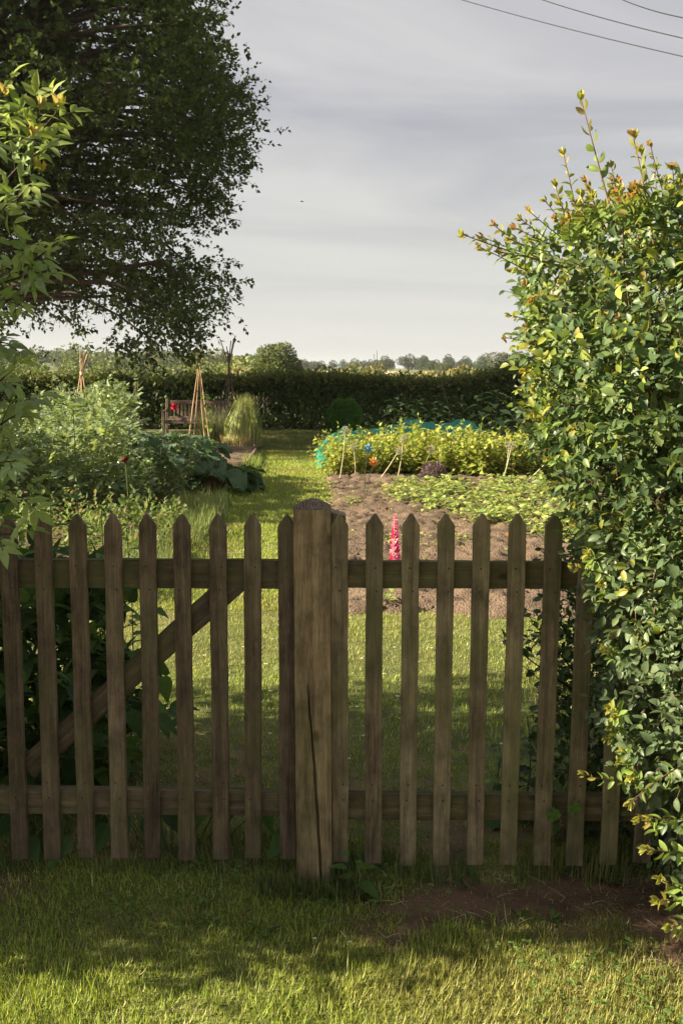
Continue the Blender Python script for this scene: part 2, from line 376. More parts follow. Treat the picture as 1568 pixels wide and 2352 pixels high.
# ------------------------------------------------------------------ ground
def soil_near(x, y):
    """1 = bare earth in front of and under the fence"""
    n = fbm(x * 5.5 + 3, y * 5.5 + 1, 4) - .5
    edge = 2.55 + .04 * np.sin(x * 3)          # front edge of the bare strip
    a = np.clip((x - .02 + n * .9) * 3.5, 0, 1)
    f = np.clip((y - (edge - a * .02) + n * .35) * 9, 0, 1) * np.clip((3.02 - y + n * .25) * 8, 0, 1)
    s1 = a * f
    c = np.clip(1 - np.hypot((x - 1.08) / .34, (y - 2.50) / .15) + n * .9, 0, 1) * 1.6    # worn corner by the hedge
    b = np.clip(1 - np.hypot((x + 1.15) / .35, (y - 2.9) / .25) + n, 0, 1) * 1.3
    p2 = np.clip((n - .07) * 7, 0, 1) * np.clip((y - 2.95) * 5, 0, 1) * np.clip((4.5 - y) * 2, 0, 1) * .8
    base = .8 * np.clip((n + .02) * 7, 0, 1) * np.clip((y - 2.93) * 12, 0, 1) * np.clip((3.25 - y) * 8, 0, 1)
    post = np.clip(1 - np.hypot((x + .08) / .09, (y - 2.87) / .05), 0, 1) * 2
    return np.clip(np.maximum.reduce([s1, c, b, p2, base, post]), 0, 1)
BEDX0 = lambda y: -0.02 - .022 * (y - 6.3) + .05 * np.sin(y * 2.1)
def in_bed(x, y):
    return (x > BEDX0(y)) & (y > 6.32 + .06 * np.sin(x * 3.3)) & (y < 17)
def pathx0(y):      # left border of the grass path
    return np.interp(y, [3, 6, 8, 9.5, 12, 14.2, 16, 19, 22, 28], [-1.55, -1.55, -1.5, -1.42, -1.5, -1.55, -1.5, -1.7, -2.3, -6])
def terr(x, y):
    x = np.asarray(x, float); y = np.asarray(y, float)
    far = np.clip((y - 60) / 420, 0, 1)
    return 3.0 * far ** 1.2 + np.clip((y - 480) / 1500, 0, 1) * 10 + np.clip((-x - 20) / 260, 0, 1) * np.clip((y - 120) / 300, 0, 1) * 7 + .35 * (fbm(x * .02, y * .02, 3) - .5) * np.clip((y - 40) / 60, 0, 1) * 4
def axis(*seg):
    out = []
    for a, b, s in seg: out += list(np.arange(a, b, s))
    return np.array(out + [seg[-1][1]])
gx = axis((-1500, -200, 100), (-200, -40, 16), (-40, -8, 2), (-8, -2.2, .25), (-2.2, 2.4, .03), (2.4, 8, .25), (8, 40, 2), (40, 200, 16), (200, 1500, 100))
gy = axis((-60, -4, 4), (-4, 1.7, .4), (1.7, 7.2, .03), (7.2, 18, .12), (18, 32, .5), (32, 80, 4), (80, 600, 20), (600, 2500, 100))
X, Y = np.meshgrid(gx, gy)
Z = terr(X, Y) + (np.where((Y < 8) & (abs(X) < 3), (fbm(X * 4, Y * 4, 4) - .5) * .03, 0))
sn = soil_near(X, Y) * (Y < 5) * (Y > 2)
Z = Z + np.where(sn > .2, (fbm(X * 28, Y * 28, 3) - .5) * .018 * sn, 0)
gcol = np.zeros(X.shape + (3,))
lawn = np.array([.11, .125, .035]); lawn2 = np.array([.19, .165, .07]); meadow = np.array([.13, .15, .05]); straw = np.array([.50, .41, .24]); soilc = np.array([.165, .10, .066])
pt = fbm(X * 1.3, Y * 1.3, 4)[..., None]
gcol[:] = lawn + (lawn2 - lawn) * np.clip((pt - .42) * 3, 0, 1)
gcol = gcol * (1 - sn[..., None]) + soilc * sn[..., None]
leftbed = ((X < pathx0(Y) - .02) & (Y > 7.5) & (Y < 22))[..., None]
gcol = np.where(leftbed, soilc * (.8 + .3 * pt), gcol)
fld = np.clip((Y - 30) / 5, 0, 1)[..., None]
fieldc = np.where(((Y > 300) & (Y < 470) & (X > -24) & (X < 26))[..., None], straw, meadow) + 0 * X[..., None]
fieldc = fieldc * (1 + .25 * (fbm(X * .03, Y * .06, 3)[..., None] - .5))
gcol = gcol * (1 - fld) + fieldc * fld
ny, nx = X.shape
ii = np.arange(ny * nx).reshape(ny, nx)
GF = np.stack([ii[:-1, :-1], ii[:-1, 1:], ii[1:, 1:], ii[1:, :-1]], -1).reshape(-1, 4)
gm_ = simplemat('ground', (.62, .62, .60), (1.3, 1.3, 1.25), 7, .95, .7, attr=True, bscale=90, bdist=.02, detail=9)
ground = mesh('ground', np.stack([X, Y, Z], -1).reshape(-1, 3), [GF], gm_, col=gcol.reshape(-1, 3), smooth=True)
tag(ground, 'ground under the garden and the fields beyond', kind='structure')

# dug vegetable bed on the right: a sheet of clods on the ground
bx = np.arange(-.45, 6.6, .04); by = np.arange(6.2, 17.0, .045)
X, Y = np.meshgrid(bx, by)
dist = np.minimum(np.minimum(X - BEDX0(Y), Y - 6.32 - .06 * np.sin(X * 3.3)), 16.9 - Y) + (fbm(X * 5, Y * 5, 3) - .5) * .25
Z = .012 + np.clip(dist * .35, -.05, .035) + (fbm(X * 4, Y * 4, 3) - .5) * .05 * np.clip(dist * 4 + .3, 0, 1) + (fbm(X * 13, Y * 13, 3) - .5) * .09 * np.clip(dist * 4 + .3, 0, 1) + (np.random.default_rng(1).random(X.shape) - .5) * .028
Z = np.where(dist < -.06, -.06, Z)
ny, nx = X.shape; ii = np.arange(ny * nx).reshape(ny, nx)
BF = np.stack([ii[:-1, :-1], ii[:-1, 1:], ii[1:, 1:], ii[1:, :-1]], -1).reshape(-1, 4)
bed = mesh('vegetable_bed_soil', np.stack([X, Y, Z], -1).reshape(-1, 3), [BF], M['soil'], smooth=True)
tag(bed, 'bare crumbly brown soil of the vegetable bed', kind='structure')

# ------------------------------------------------------------------ grass
def blades(n, xr, yr, h, wd, pal, wts, cond=None, lean=.45, hvar=.35, clump=0):
    x = rng.uniform(*xr, n); y = rng.uniform(*yr, n)
    if cond is not None:
        k = cond(x, y); x = x[k]; y = y[k]
    n = len(x)
    z = terr(x, y) + np.where((y < 8) & (abs(x) < 3), (fbm(x * 4, y * 4, 4) - .5) * .03, 0)
    hn = fbm(x * 3.1 + 5, y * 3.1, 3)
    H = h * (.5 + 1.0 * hn) * (1 + rng.normal(0, hvar, n)).clip(.3, 2)
    az = rng.random(n) * 6.28
    ln = np.abs(rng.normal(0, lean, n)) + (rng.random(n) * 1.2 if lean > .65 else 0)
    D = np.stack([np.cos(az) * ln, np.sin(az) * ln, np.ones(n)], -1)
    D[:, 0] += .6 * (fbm(x * 2, y * 2, 2) - .5)
    V, F = inst(np.stack([x, y, z - .004], -1), D, np.stack([-np.cos(az), -np.sin(az), .3 * np.ones(n)], -1), H, T_BLADE, W=wd * (1 + rng.normal(0, .25, n)).clip(.5, 1.6))
    c = pcol(n, pal, wts, .18)
    dry = np.clip((fbm(x * 1.7 + 9, y * 1.7 + 4, 3) - .5) * 4, 0, 1)[:, None] * .55
    c = c * (1 - dry) + np.array([.30, .26, .09]) * dry * (1 + rng.normal(0, .2, (n, 1)))
    return V, F, rep(c, T_BLADE)
GP = [(.24, .31, .045), (.33, .38, .06), (.16, .235, .04), (.46, .43, .17), (.58, .54, .30)]
GW = [4, 4, 2.5, 1.1, .5]
def cf(x, y):        # inside the camera's view, with a margin, and not on bare soil
    return (abs(x) < .38 * y + .35) & (rng.random(len(x)) > soil_near(x, y) * .965)
fg = join([blades(175000, (-1.5, 1.5), (2.0, 3.15), .017, .0028, GP, GW, cf, 1.5),
           blades(16000, (-1.5, 1.5), (2.0, 3.05), .032, .0030, GP, GW, cf, 1.0)])
tag(mesh('grass', fg[0], fg[1], M['grass'], col=fg[2]), 'rough grass in front of the gate, sunlit at the near edge', 'grass', kind='stuff')
def cl(x, y):
    return (abs(x) < .38 * y + .4) & (x > pathx0(y) - .1 * rng.random(len(x))) & ~(in_bed(x, y) & (rng.random(len(x)) > .02)) & (rng.random(len(x)) > soil_near(x, y) * .9)
dens = lambda x, y: cl(x, y)
lg = join([blades(90000, (-2.2, 2.6), (3.1, 6.6), .020, .0042, GP, GW, cl, .8),
           blades(50000, (-1.7, .3), (6.4, 12), .030, .0065, GP, GW, cl, .8),
           blades(45000, (-2.0, .2), (12, 20), .032, .010, GP, GW, cl, .8),
           blades(32000, (-3.2, 1.5), (20, 27.6), .035, .015, [(.11, .14, .035), (.18, .17, .06), (.13, .17, .04)], [2, 2, 2], cl, .8)])
tag(mesh('lawn_grass', lg[0], lg[1], M['grass'], col=lg[2]), 'short mown lawn and grass path beyond the fence', 'lawn', kind='stuff')
# coarse tufts along the foot of the fence and hedge
def fp(x, y):
    return fbm(x * 6, y * 6, 2) > .47
tf = join([blades(2600, (-.02, 1.15), (2.86, 3.05), .075, .0036, [(.07, .12, .03), (.12, .18, .045), (.25, .25, .12)], [3, 2, .4], fp, .64),
           blades(1500, (-.25, .1), (2.76, 2.86), .05, .0035, [(.08, .12, .03), (.25, .22, .10)], [3, 1.2], None, .9),
           blades(2600, (-1.3, 0), (2.9, 3.2), .06, .004, [(.07, .11, .03), (.12, .17, .045), (.25, .22, .12)], [3, 2, .8], fp, .6)])
tag(mesh('tufts_of_grass', tf[0], tf[1], M['grass'], col=tf[2]), 'coarse dark grass growing along the foot of the pickets', 'grass', kind='stuff')
# clover and little weeds in the rough grass
n = 2600
x = rng.uniform(-1.3, 1.4, n); y = rng.uniform(2.05, 3.0, n); k = (fbm(x * 3, y * 3, 3) > .5) & (rng.random(n) > soil_near(x, y) * .8); x = x[k]; y = y[k]; n = len(x)
Pb = np.repeat(np.stack([x, y, .012 + .018 * rng.random(n)], -1), 3, 0); a = np.repeat(rng.random(n) * 6.28, 3) + np.tile([0, 2.1, 4.2], n)
V, F = inst(Pb, np.stack([np.cos(a), np.sin(a), .25 + 0 * a], -1), np.array([0, 0, 1.]) + rng.normal(0, .25, (3 * n, 3)), np.repeat(rng.uniform(.007, .013, n), 3), T_OVAL2, W=np.repeat(rng.uniform(.010, .017, n), 3))
tag(mesh('clover', V, F, M['leaf_soft'], col=rep(pcol(3 * n, [(.10, .17, .04), (.16, .24, .06)]), T_OVAL2)), 'clover leaves scattered low through the rough grass', 'clover', kind='stuff')
# stalks, straw and bark bits lying on the worn strip
n = 170
x = rng.uniform(-.1, 1.3, n); y = rng.uniform(2.45, 3.0, n); k = soil_near(x, y) > .3; x = x[k]; y = y[k]; n = len(x); a = rng.random(n) * 6.28; ln = rng.uniform(.01, .07, n)
p0 = np.stack([x, y, .012 + 0 * x], -1); d = np.stack([np.cos(a), np.sin(a), .1 * rng.random(n)], -1) * ln[:, None]
V, F = tubes(np.stack([p0, p0 + d * .5 + [0, 0, .003], p0 + d], 1), .0009, .0005, 3)
tag(mesh('straw_litter', V, F, M['straw']), 'bits of dry stalk littering the bare earth by the hedge', 'litter', kind='stuff')

# ------------------------------------------------------------------ fence
YF = 2.905       # front plane of the pickets
NAIL = simplemat('nail_rust', (.03, .02, .015), (.07, .045, .03), 60, .7, 0)
def picket(name, px, wd, th, mat, parent, tip=None, yb=0.0, jag=0):
    (xt, yt), (xb, yb2) = px
    T = at(xt, yt, YF); Bt = at(xb, yb2, YF)
    hw = wd / 2; cz = T.z; n = 9
    bm = bmesh.new()
    L_ = cz - Bt.z
    prof = []
    zs = [0 + i * (L_ - .036) / n for i in range(n + 1)]
    rnd = random.Random(int(xt * 7))
    wob = [rnd.uniform(-.0012, .0012) for _ in zs]
    left = [(-hw + w_, z) for w_, z in zip(wob, zs)]
    right = [(hw + rnd.uniform(-.0012, .0012), z) for z in zs]
    tipx = rnd.uniform(-.003, .003)
    outline = left + [(tipx - .004, L_ - .001), (tipx + .004, L_ - .0015)] + right[::-1]
    f = [bm.verts.new((a_, 0, b_)) for a_, b_ in outline]
    b_ = [bm.verts.new((v.co.x, th, v.co.z)) for v in f]
    # strips: front and back as quads between the two edges
    m = len(left)
    def strip(vs, flip):
        for i in range(m - 1):
            q = [vs[i], vs[i + 1], vs[len(vs) - 2 - i], vs[len(vs) - 1 - i]]
            bm.faces.new(q if flip else q[::-1])
        q = [vs[m - 1], vs[m], vs[m + 1], vs[m + 2]]
        bm.faces.new(q if flip else q[::-1])
    strip(f, False); strip(b_, True)
    k = len(f)
    for i in range(k):
        j = (i + 1) % k
        bm.faces.new((f[i], f[j], b_[j], b_[i]))
    bmesh.ops.recalc_face_normals(bm, faces=bm.faces)
    ed = [e for e in bm.edges if e.calc_face_angle(0) > .6]
    bmesh.ops.bevel(bm, geom=ed, offset=.0028, segments=2, affect='EDGES', profile=.5)
    for zf in (.205, .255, .86, .93):
        zz_ = (zf + .03 - Bt.z) if True else 0
        if 0 < zz_ < L_ - .05:
            g_ = bmesh.ops.create_circle(bm, cap_ends=True, segments=8, radius=.0032, matrix=Matrix.Translation((rnd.uniform(-.012, .012), -.0012, zz_ + .02)) @ Matrix.Rotation(R(90), 4, 'X'))
            fs = {f_ for v in g_['verts'] for f_ in v.link_faces}
            for f_ in fs: f_.material_index = 1
    me_ = bpy.data.meshes.new(name); bm.to_mesh(me_); bm.free(); me_.materials.append(mat); me_.materials.append(NAIL)
    o = bpy.data.objects.new(name, me_); COL.objects.link(o); o.parent = parent
    o.location = (Bt.x, YF + rnd.uniform(-.002, .002), Bt.z)
    o.rotation_euler = (0, math.atan2(T.x - Bt.x, T.z - Bt.z), rnd.uniform(-.03, .03))
    return o
def plank(name, A, B, h, th, mat, parent, bev=.003):
    """board with its front face between A and B (centre line), height h, thickness th towards +y"""
    A = Vector(A); B = Vector(B); Ln = (B - A).length
    bm = bmesh.new(); n = 16
    vs = []
    rnd = random.Random(int(A.x * 1000))
    for i in range(n + 1):
        x = Ln * i / n; wv = rnd.uniform(-.0012, .0012)
        vs.append([bm.verts.new((x, y_, z_ + wv)) for y_, z_ in ((0, -h / 2), (0, h / 2), (th, h / 2), (th, -h / 2))])
    for i in range(n):
        for j in range(4):
            bm.faces.new((vs[i][j], vs[i][(j + 1) % 4], vs[i + 1][(j + 1) % 4], vs[i + 1][j]))
    bm.faces.new(vs[0]); bm.faces.new(vs[-1][::-1])
    bmesh.ops.recalc_face_normals(bm, faces=bm.faces)
    ed = [e for e in bm.edges if e.calc_face_angle(0) > .6]
    bmesh.ops.bevel(bm, geom=ed, offset=bev, segments=2, affect='EDGES')
    o = bmobj(name, bm, mat, parent)
    o.location = A; d = B - A
    o.rotation_euler = (0, -math.atan2(d.z, d.x), 0)
    return o
TH = .02
YR = YF + TH + .003
gate = thing('garden_gate', 'weathered brown picket gate with a diagonal brace, left of the thick post', 'gate')
gp = [((-62, 1190), (-28, 1985)), ((16, 1185), (46, 1975)), ((96, 1182), (121, 1975)), ((176, 1181), (198, 1972)), ((257, 1180), (275, 1972)), ((337, 1180), (351, 1972)), ((416, 1180), (430, 1977)), ((499, 1181), (508, 1976)), ((579, 1181), (582, 1972)), ((657, 1182), (661, 1975))]
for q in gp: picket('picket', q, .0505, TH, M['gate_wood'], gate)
def rail(parent, mat, y0, y1, pxa, pxb, ya_off=0):
    A0 = at(pxa, y0, YR); A1 = at(pxa, y1, YR)
    zc = (A0.z + A1.z) / 2; B0 = at(pxb, y0 + ya_off, YR); B1 = at(pxb, y1 + ya_off, YR)
    return plank('rail', (A0.x, YR, zc), (B0.x, YR, (B0.z + B1.z) / 2), A0.z - A1.z, .036, mat, parent)
rail(gate, M['gate_rail'], 1285, 1350, -90, 664, 3)
rail(gate, M['gate_rail'], 1812, 1868, -80, 672, 8)
a = at(60, 1768, YR + .004); b = at(562, 1318, YR + .004)
plank('brace', (a.x, YR + .004, a.z), (b.x, YR + .004, b.z), .073, .026, M['gate_rail'], gate)
fence = thing('picket_fence', 'weathered greenish picket fence right of the thick post, ending in the hedge', 'fence')
fpx = [((779, 1181), (781, 1982)), ((860, 1180), (857, 1984)), ((944, 1180), (936, 1990)), ((1025, 1180), (1012, 1988)), ((1107, 1180), (1090, 1988)), ((1190, 1180), (1167, 1988)), ((1274, 1180), (1244, 1990)), ((1352, 1182), (1319, 1990)), ((1433, 1184), (1397, 1988)), ((1514, 1186), (1474, 1984)), ((1596, 1186), (1552, 1984)), ((1676, 1186), (1630, 1984))]
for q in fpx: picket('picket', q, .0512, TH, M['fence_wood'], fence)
rail(fence, M['fence_rail'], 1290, 1351, 764, 1720, 4)
rail(fence, M['fence_rail'], 1826, 1884, 764, 1700, 4)

# thick post with a long drying crack; the front face is a fine grid
def make_post():
    base = G(722, 2026); top = at(716, 1171, 2.883)
    W = .1095; H = top.z + .06; z0 = -.06
    root = thing('gate_post', 'thick square post with a long drying crack, between gate and fence', 'post', (0, 0, 0))
    cx0 = at(722, 2010, 2.883).x; cx1 = top.x
    nx_, nz_ = 110, 420
    u = np.linspace(-.5, .5, nx_); v = np.linspace(0, 1, nz_); U, Vv = np.meshgrid(u, v)
    def crack(path, wd, dp):
        zs = np.array([p[1] for p in path]); us = np.array([p[0] for p in path]); ws = np.array([p[2] for p in path])
        c = np.interp(Vv[:, :], zs, us) + .004 * np.sin(Vv * 60) ; ww = np.interp(Vv, zs, ws, left=0, right=0) * wd
        return dp * np.exp(-((U - c) / (ww + 1e-5)) ** 4) * (ww > 1e-4)
    disp = crack([(.24, 0, .9), (.20, .05, 1.1), (.10, .22, 1.3), (.02, .36, 1.1), (-.10, .5, .7), (-.14, .56, .25), (-.15, .58, 0)], .026, .022)
    disp = np.maximum(disp, crack([(-.12, 1, .5), (-.05, .82, .45), (.02, .68, .4), (.06, .62, .1), (.065, .6, 0)], .012, .008))
    disp = np.maximum(disp, crack([(.06, 1, .4), (.10, .85, .35), (.16, .7, .12), (.17, .66, 0)], .011, .007))
    disp = np.maximum(disp, crack([(-.10, .02, .3), (-.08, .12, .4), (-.14, .28, .1), (-.15, .32, 0)], .010, .006))
    disp = np.maximum(disp, crack([(.30, .48, 0), (.28, .58, .3), (.31, .66, 0)], .009, .004))
    knot = np.exp(-(((U + .16) / .13) ** 2 + ((Vv - .615) / .018) ** 2))
    ripple = .0007 * np.sin(U * 120 + 3 * np.sin(Vv * 9) + knot * 14) + .0009 * (fbm(U * 30, Vv * 7, 3) - .5)
    edge = np.clip((.5 - abs(U)) * 40, 0, 1)
    dy = disp * edge + ripple * edge + (1 - np.clip((.5 - abs(U)) * 28, 0, 1)) ** 2 * .0035 - knot * .0015 * edge
    erode = np.clip((.04 - Vv) / .04, 0, 1) * (fbm(U * 20, Vv * 60, 3)) * .006
    Xp = cx0 + (cx1 - cx0) * Vv + U * W * (1 - .02 * np.clip(.06 - Vv, 0, 1) / .06)
    Zp = z0 + (H - z0 - .06) * Vv
    Yp = 2.883 + dy + erode
    P = np.stack([Xp, Yp, Zp], -1).reshape(-1, 3)
    ii = np.arange(nz_ * nx_).reshape(nz_, nx_)
    F = np.stack([ii[:-1, :-1], ii[:-1, 1:], ii[1:, 1:], ii[1:, :-1]], -1).reshape(-1, 4)
    # sides and back join the border of the grid
    back = []
    k = len(P)
    Lb = ii[:, 0]; Rb = ii[:, -1]
    PL_ = P[Lb] + [0, W, 0]; PR_ = P[Rb] + [0, W, 0]
    li = k + np.arange(nz_); ri = k + nz_ + np.arange(nz_)
    P = np.concatenate([P, PL_, PR_])
    FS = np.stack([Lb[:-1], Lb[1:], li[1:], li[:-1]], -1); FR = np.stack([Rb[:-1], ri[:-1], ri[1:], Rb[1:]], -1); FB = np.stack([li[:-1], li[1:], ri[1:], ri[:-1]], -1)
    mesh('post_shaft', P, [F, FS, FR, FB], M['post'], root, smooth=False)
    # weathered shallow pyramid of end grain
    n = 22; g = np.linspace(-.5, .5, n); A, B = np.meshgrid(g, g)
    h = (1 - np.maximum(abs(A), abs(B)) * 2)
    hh = .027 * np.clip(h * 1.25, 0, 1) ** .95
    crk = .004 * np.exp(-((A + .12 - .1 * B) / .025) ** 2) + .003 * np.exp(-((A - .06 + .05 * B) / .02) ** 2)
    PT = np.stack([cx1 + A * W, 2.883 + W / 2 + B * W, H - .06 + .0005 + hh - crk * (h > .08)], -1).reshape(-1, 3)
    PT = PT - [cx1, 2.883 + W / 2, H - .06]
    ii = np.arange(n * n).reshape(n, n)
    F = np.stack([ii[:-1, :-1], ii[:-1, 1:], ii[1:, 1:], ii[1:, :-1]], -1).reshape(-1, 4)
    c = mesh('post_top', PT, [F], M['post_end'], root, smooth=True)
    c.location = (cx1, 2.883 + W / 2, H - .06)
    # small rusty catch in the slot beside the post
    q = at(757, 1376, 2.95)
    bm = bmesh.new(); bmesh.ops.create_cone(bm, cap_ends=True, segments=8, radius1=.005, radius2=.004, depth=.03)
    bmesh.ops.rotate(bm, cent=(0, 0, 0), matrix=Matrix.Rotation(R(90), 3, 'Y'), verts=bm.verts)
    bmesh.ops.translate(bm, vec=(q.x + .004, 2.93, q.z), verts=bm.verts)
    bmobj('catch_bolt', bm, simplemat('rust', (.10, .05, .03), (.2, .11, .06), 60, .8, .2), root)
    return root, cx1, H
proot, pcx, pH = make_post()
# slimmer post tucked behind
hp = thing('fence_post', 'dark post standing close behind the thick gate post', 'post')
t2 = at(764, 1172, 3.03); r2 = at(794, 1190, 3.03)
bm = bmesh.new()
xa, xb = pcx - .02, r2.x; ya, yb_ = 2.997, 3.095
zt = at(794, 1186, 3.0).z
vs = [bm.verts.new(p) for p in [(xa, ya, -.05), (xb, ya, -.05), (xb, yb_, -.05), (xa, yb_, -.05), (xa, ya, zt + .03), (xb, ya, zt), (xb, yb_, zt), (xa, yb_, zt + .03)]]
for f in [(0, 1, 5, 4), (1, 2, 6, 5), (2, 3, 7, 6), (3, 0, 4, 7), (4, 5, 6, 7), (3, 2, 1, 0)]: bm.faces.new([vs[i] for i in f])
bmesh.ops.recalc_face_normals(bm, faces=bm.faces)
bmesh.ops.bevel(bm, geom=list(bm.edges), offset=.004, segments=2, affect='EDGES')
bmobj('post_shaft', bm, M['fence_wood'], hp)

# ------------------------------------------------------------------ volumes of foliage
def poly_inside(P, poly):
    x, z = P[:, 0], P[:, 1]; r = np.zeros(len(P), bool); n = len(poly)
    for i in range(n):
        x1, z1 = poly[i]; x2, z2 = poly[(i + 1) % n]
        c = ((z1 > z) != (z2 > z)) & (x < (x2 - x1) * (z - z1) / (z2 - z1 + 1e-12) + x1); r ^= c
    return r
def poly_dist(P, poly):
    d = np.full(len(P), 1e9); n = len(poly)
    for i in range(n):
        a = np.array(poly[i]); b = np.array(poly[(i + 1) % n]); ab = b - a
        t = ((P - a) @ ab / (ab @ ab + 1e-12)).clip(0, 1)
        d = np.minimum(d, np.linalg.norm(P - a - t[:, None] * ab, axis=1))
    return d
def fill_poly(n, poly, y0, half, soft, shell=0.0):
    """random points in a rounded body whose (x,z) outline is poly, centred on y0, half thickness 'half'"""
    poly = [tuple(p) for p in poly]; A = np.array(poly); out = []
    got = 0
    while got < n:
        P = rng.uniform(A.min(0), A.max(0), (n * 2, 2)); P = P[poly_inside(P, poly)]
        d = poly_dist(P, poly); th = half * np.sqrt(1 - (1 - (d / soft).clip(0, 1)) ** 2)
        u = rng.uniform(-1, 1, len(P))
        if shell: u = np.sign(u) * np.abs(u) ** shell
        out.append(np.stack([P[:, 0], y0 + u * th, P[:, 1], d], -1)); got += len(P)
    return np.concatenate(out)[:n]
def wpoly(pts, Y, extra=()):
    return [(at(a, b, Y).x, at(a, b, Y).z) for a, b in pts] + list(extra)

# hedge on the right -----------------------------------------------------------
YH = 2.42
hpoly = wpoly([(1212, 605), (1212, 700), (1222, 800), (1226, 900), (1232, 980), (1262, 1050), (1292, 1130), (1350, 1210), (1362, 1330), (1392, 1460), (1428, 1580), (1408, 1720), (1440, 1830), (1500, 1920), (1560, 2020), (1600, 2200)], YH) + [(1.75, .0), (1.75, 2.15), (.95, 2.05)] + wpoly([(1568, 440), (1480, 462), (1400, 478), (1320, 530), (1250, 562), (1215, 585)], YH)
hedge = thing('hedge', 'glossy leaved hedge at the right, bulging over the end of the fence', 'hedge')
pts = fill_poly(7800, [(a + .04, b) for a, b in hpoly], 2.55, .46, .20)
cen = np.array([1.35, 2.75, 1.0])
pts = np.concatenate([pts, fill_poly(4200, [(a + .13, b - .02) for a, b in hpoly], 3.05, .35, .15)])
pkh = fbm(pts[:, 0] * 4.5 + 3, pts[:, 2] * 4.5 + 8, 2); pts = pts[(pkh > .40) | (pts[:, 1] > 2.7) & (pkh > .2) | (rng.random(len(pts)) < .30)]
D = pts[:, :3] - cen; D[:, 2] *= .5
D = nrm(nrm(D) + rng.normal(0, .45, D.shape) + [-.05, -.25, .30])
Ln = rng.uniform(.07, .17, len(pts))
PL, P, LD, NN, t = shoots(pts[:, :3] - D * Ln[:, None] * .4, D, Ln, 7, bend=np.array([0, 0, -.12]) + rng.normal(0, .12, (len(pts), 3)), ang=62, upN=.55, outN=.35)
NN = nrm(NN + [-.35, -.35, 0])
sz = rng.uniform(.016, .048, len(P)) * (1.08 - .4 * t)
HP = [(.07, .115, .038), (.11, .16, .045), (.09, .145, .06), (.155, .195, .06), (.048, .085, .03)]
c = pcol(len(P), HP, [3, 3, 3, 1.6, 2], .16)
low = np.clip((1.35 - np.repeat(pts[:, 2], 7)) / .5, 0, 1)[:, None] * .6
c = c * (1 - low) + pcol(len(P), [(.115, .155, .085), (.085, .125, .06), (.15, .19, .10)], None, .15) * low
young = (t > .60) & np.repeat(rng.random(len(pts)) < (.06 + .42 * np.clip((pts[:, 2] - 1.2) / .6, 0, 1)), 7)
yc = pcol(len(P), [(.27, .29, .05), (.32, .22, .06), (.21, .26, .05)], [3, .6, 3], .15)
c = np.where(young[:, None], yc, c)
parts = [inst(P, LD, NN, sz, T_OVAL, W=sz * rng.uniform(.85, 1.1, len(sz))) + (rep(c, T_OVAL),)]
tw = [tubes(PL[::2], .0013, .0006, 3)]
# long shoots standing above and out of the hedge: (base px, tip px, Y0, Y1, leaves, leaf size)
sh = [((1418, 540), (1330, 215), 2.45, 2.42, 12, .040), ((1335, 560), (1292, 345), 2.5, 2.45, 10, .030), ((1500, 560), (1455, 325), 2.4, 2.4, 13, .036), ((1535, 560), (1470, 350), 2.5, 2.5, 11, .032),
      ((1300, 615), (1040, 533), 2.4, 2.3, 16, .030), ((1270, 600), (1108, 545), 2.5, 2.45, 12, .028), ((1240, 590), (1140, 522), 2.45, 2.4, 10, .030), ((1290, 570), (1190, 500), 2.5, 2.5, 10, .027), ((1310, 560), (1222, 490), 2.4, 2.35, 9, .026),
      ((1340, 570), (1258, 470), 2.5, 2.5, 9, .026), ((1370, 540), (1285, 470), 2.4, 2.4, 9, .026), ((1250, 740), (1160, 722), 2.45, 2.4, 12, .022), ((1560, 520), (1545, 395), 2.5, 2.5, 8, .028), ((1590, 520), (1565, 410), 2.45, 2.5, 8, .026), ((1240, 790), (1160, 775), 2.5, 2.4, 6, .02),
      ((1520, 560), (1505, 400), 2.6, 2.6, 9, .03), ((1470, 560), (1420, 420), 2.55, 2.6, 9, .03), ((1380, 1000), (1310, 985), 2.3, 2.2, 8, .028), ((1400, 1320), (1318, 1302), 2.35, 2.25, 9, .024), ((1500, 1190), (1330, 1160), 2.5, 2.3, 10, .026),
      ((1470, 1800), (1345, 1780), 2.4, 2.35, 8, .03), ((1600, 2060), (1515, 2020), 2.1, 2.0, 9, .034), ((1610, 2080), (1505, 2065), 2.05, 1.98, 10, .036), ((1610, 2110), (1540, 2130), 2.1, 2.05, 9, .036), ((1600, 1960), (1490, 1950), 2.1, 2.05, 9, .034), ((1590, 1880), (1470, 1880), 2.15, 2.1, 9, .034), ((1560, 1760), (1450, 1840), 2.2, 2.1, 9, .034)]
for k_ in range(74):        # many shorter new shoots along the top and the near edge
    if k_ < 50: bx0 = rng.uniform(1200, 1570); by0 = np.interp(bx0, [1190, 1250, 1320, 1400, 1480, 1570], [610, 565, 535, 500, 480, 455]) + 20; dx0 = rng.uniform(-45, 5) - (60 if bx0 < 1300 else 10); dy0 = -rng.choice([rng.uniform(15, 70), rng.uniform(80, 150)], p=[.8, .2])
    else: by0 = rng.uniform(600, 1950); bx0 = np.interp(by0, [600, 800, 1000, 1150, 1330, 1500, 1700, 1950], [1215, 1240, 1265, 1320, 1380, 1420, 1430, 1530]); dx0 = -rng.uniform(10, 45); dy0 = rng.uniform(-35, 15)
    yy0 = rng.uniform(2.25, 2.6); sh.append(((bx0, by0), (bx0 + dx0, by0 + dy0), yy0, yy0 - .04, int(rng.integers(7, 12)), rng.uniform(.022, .034)))
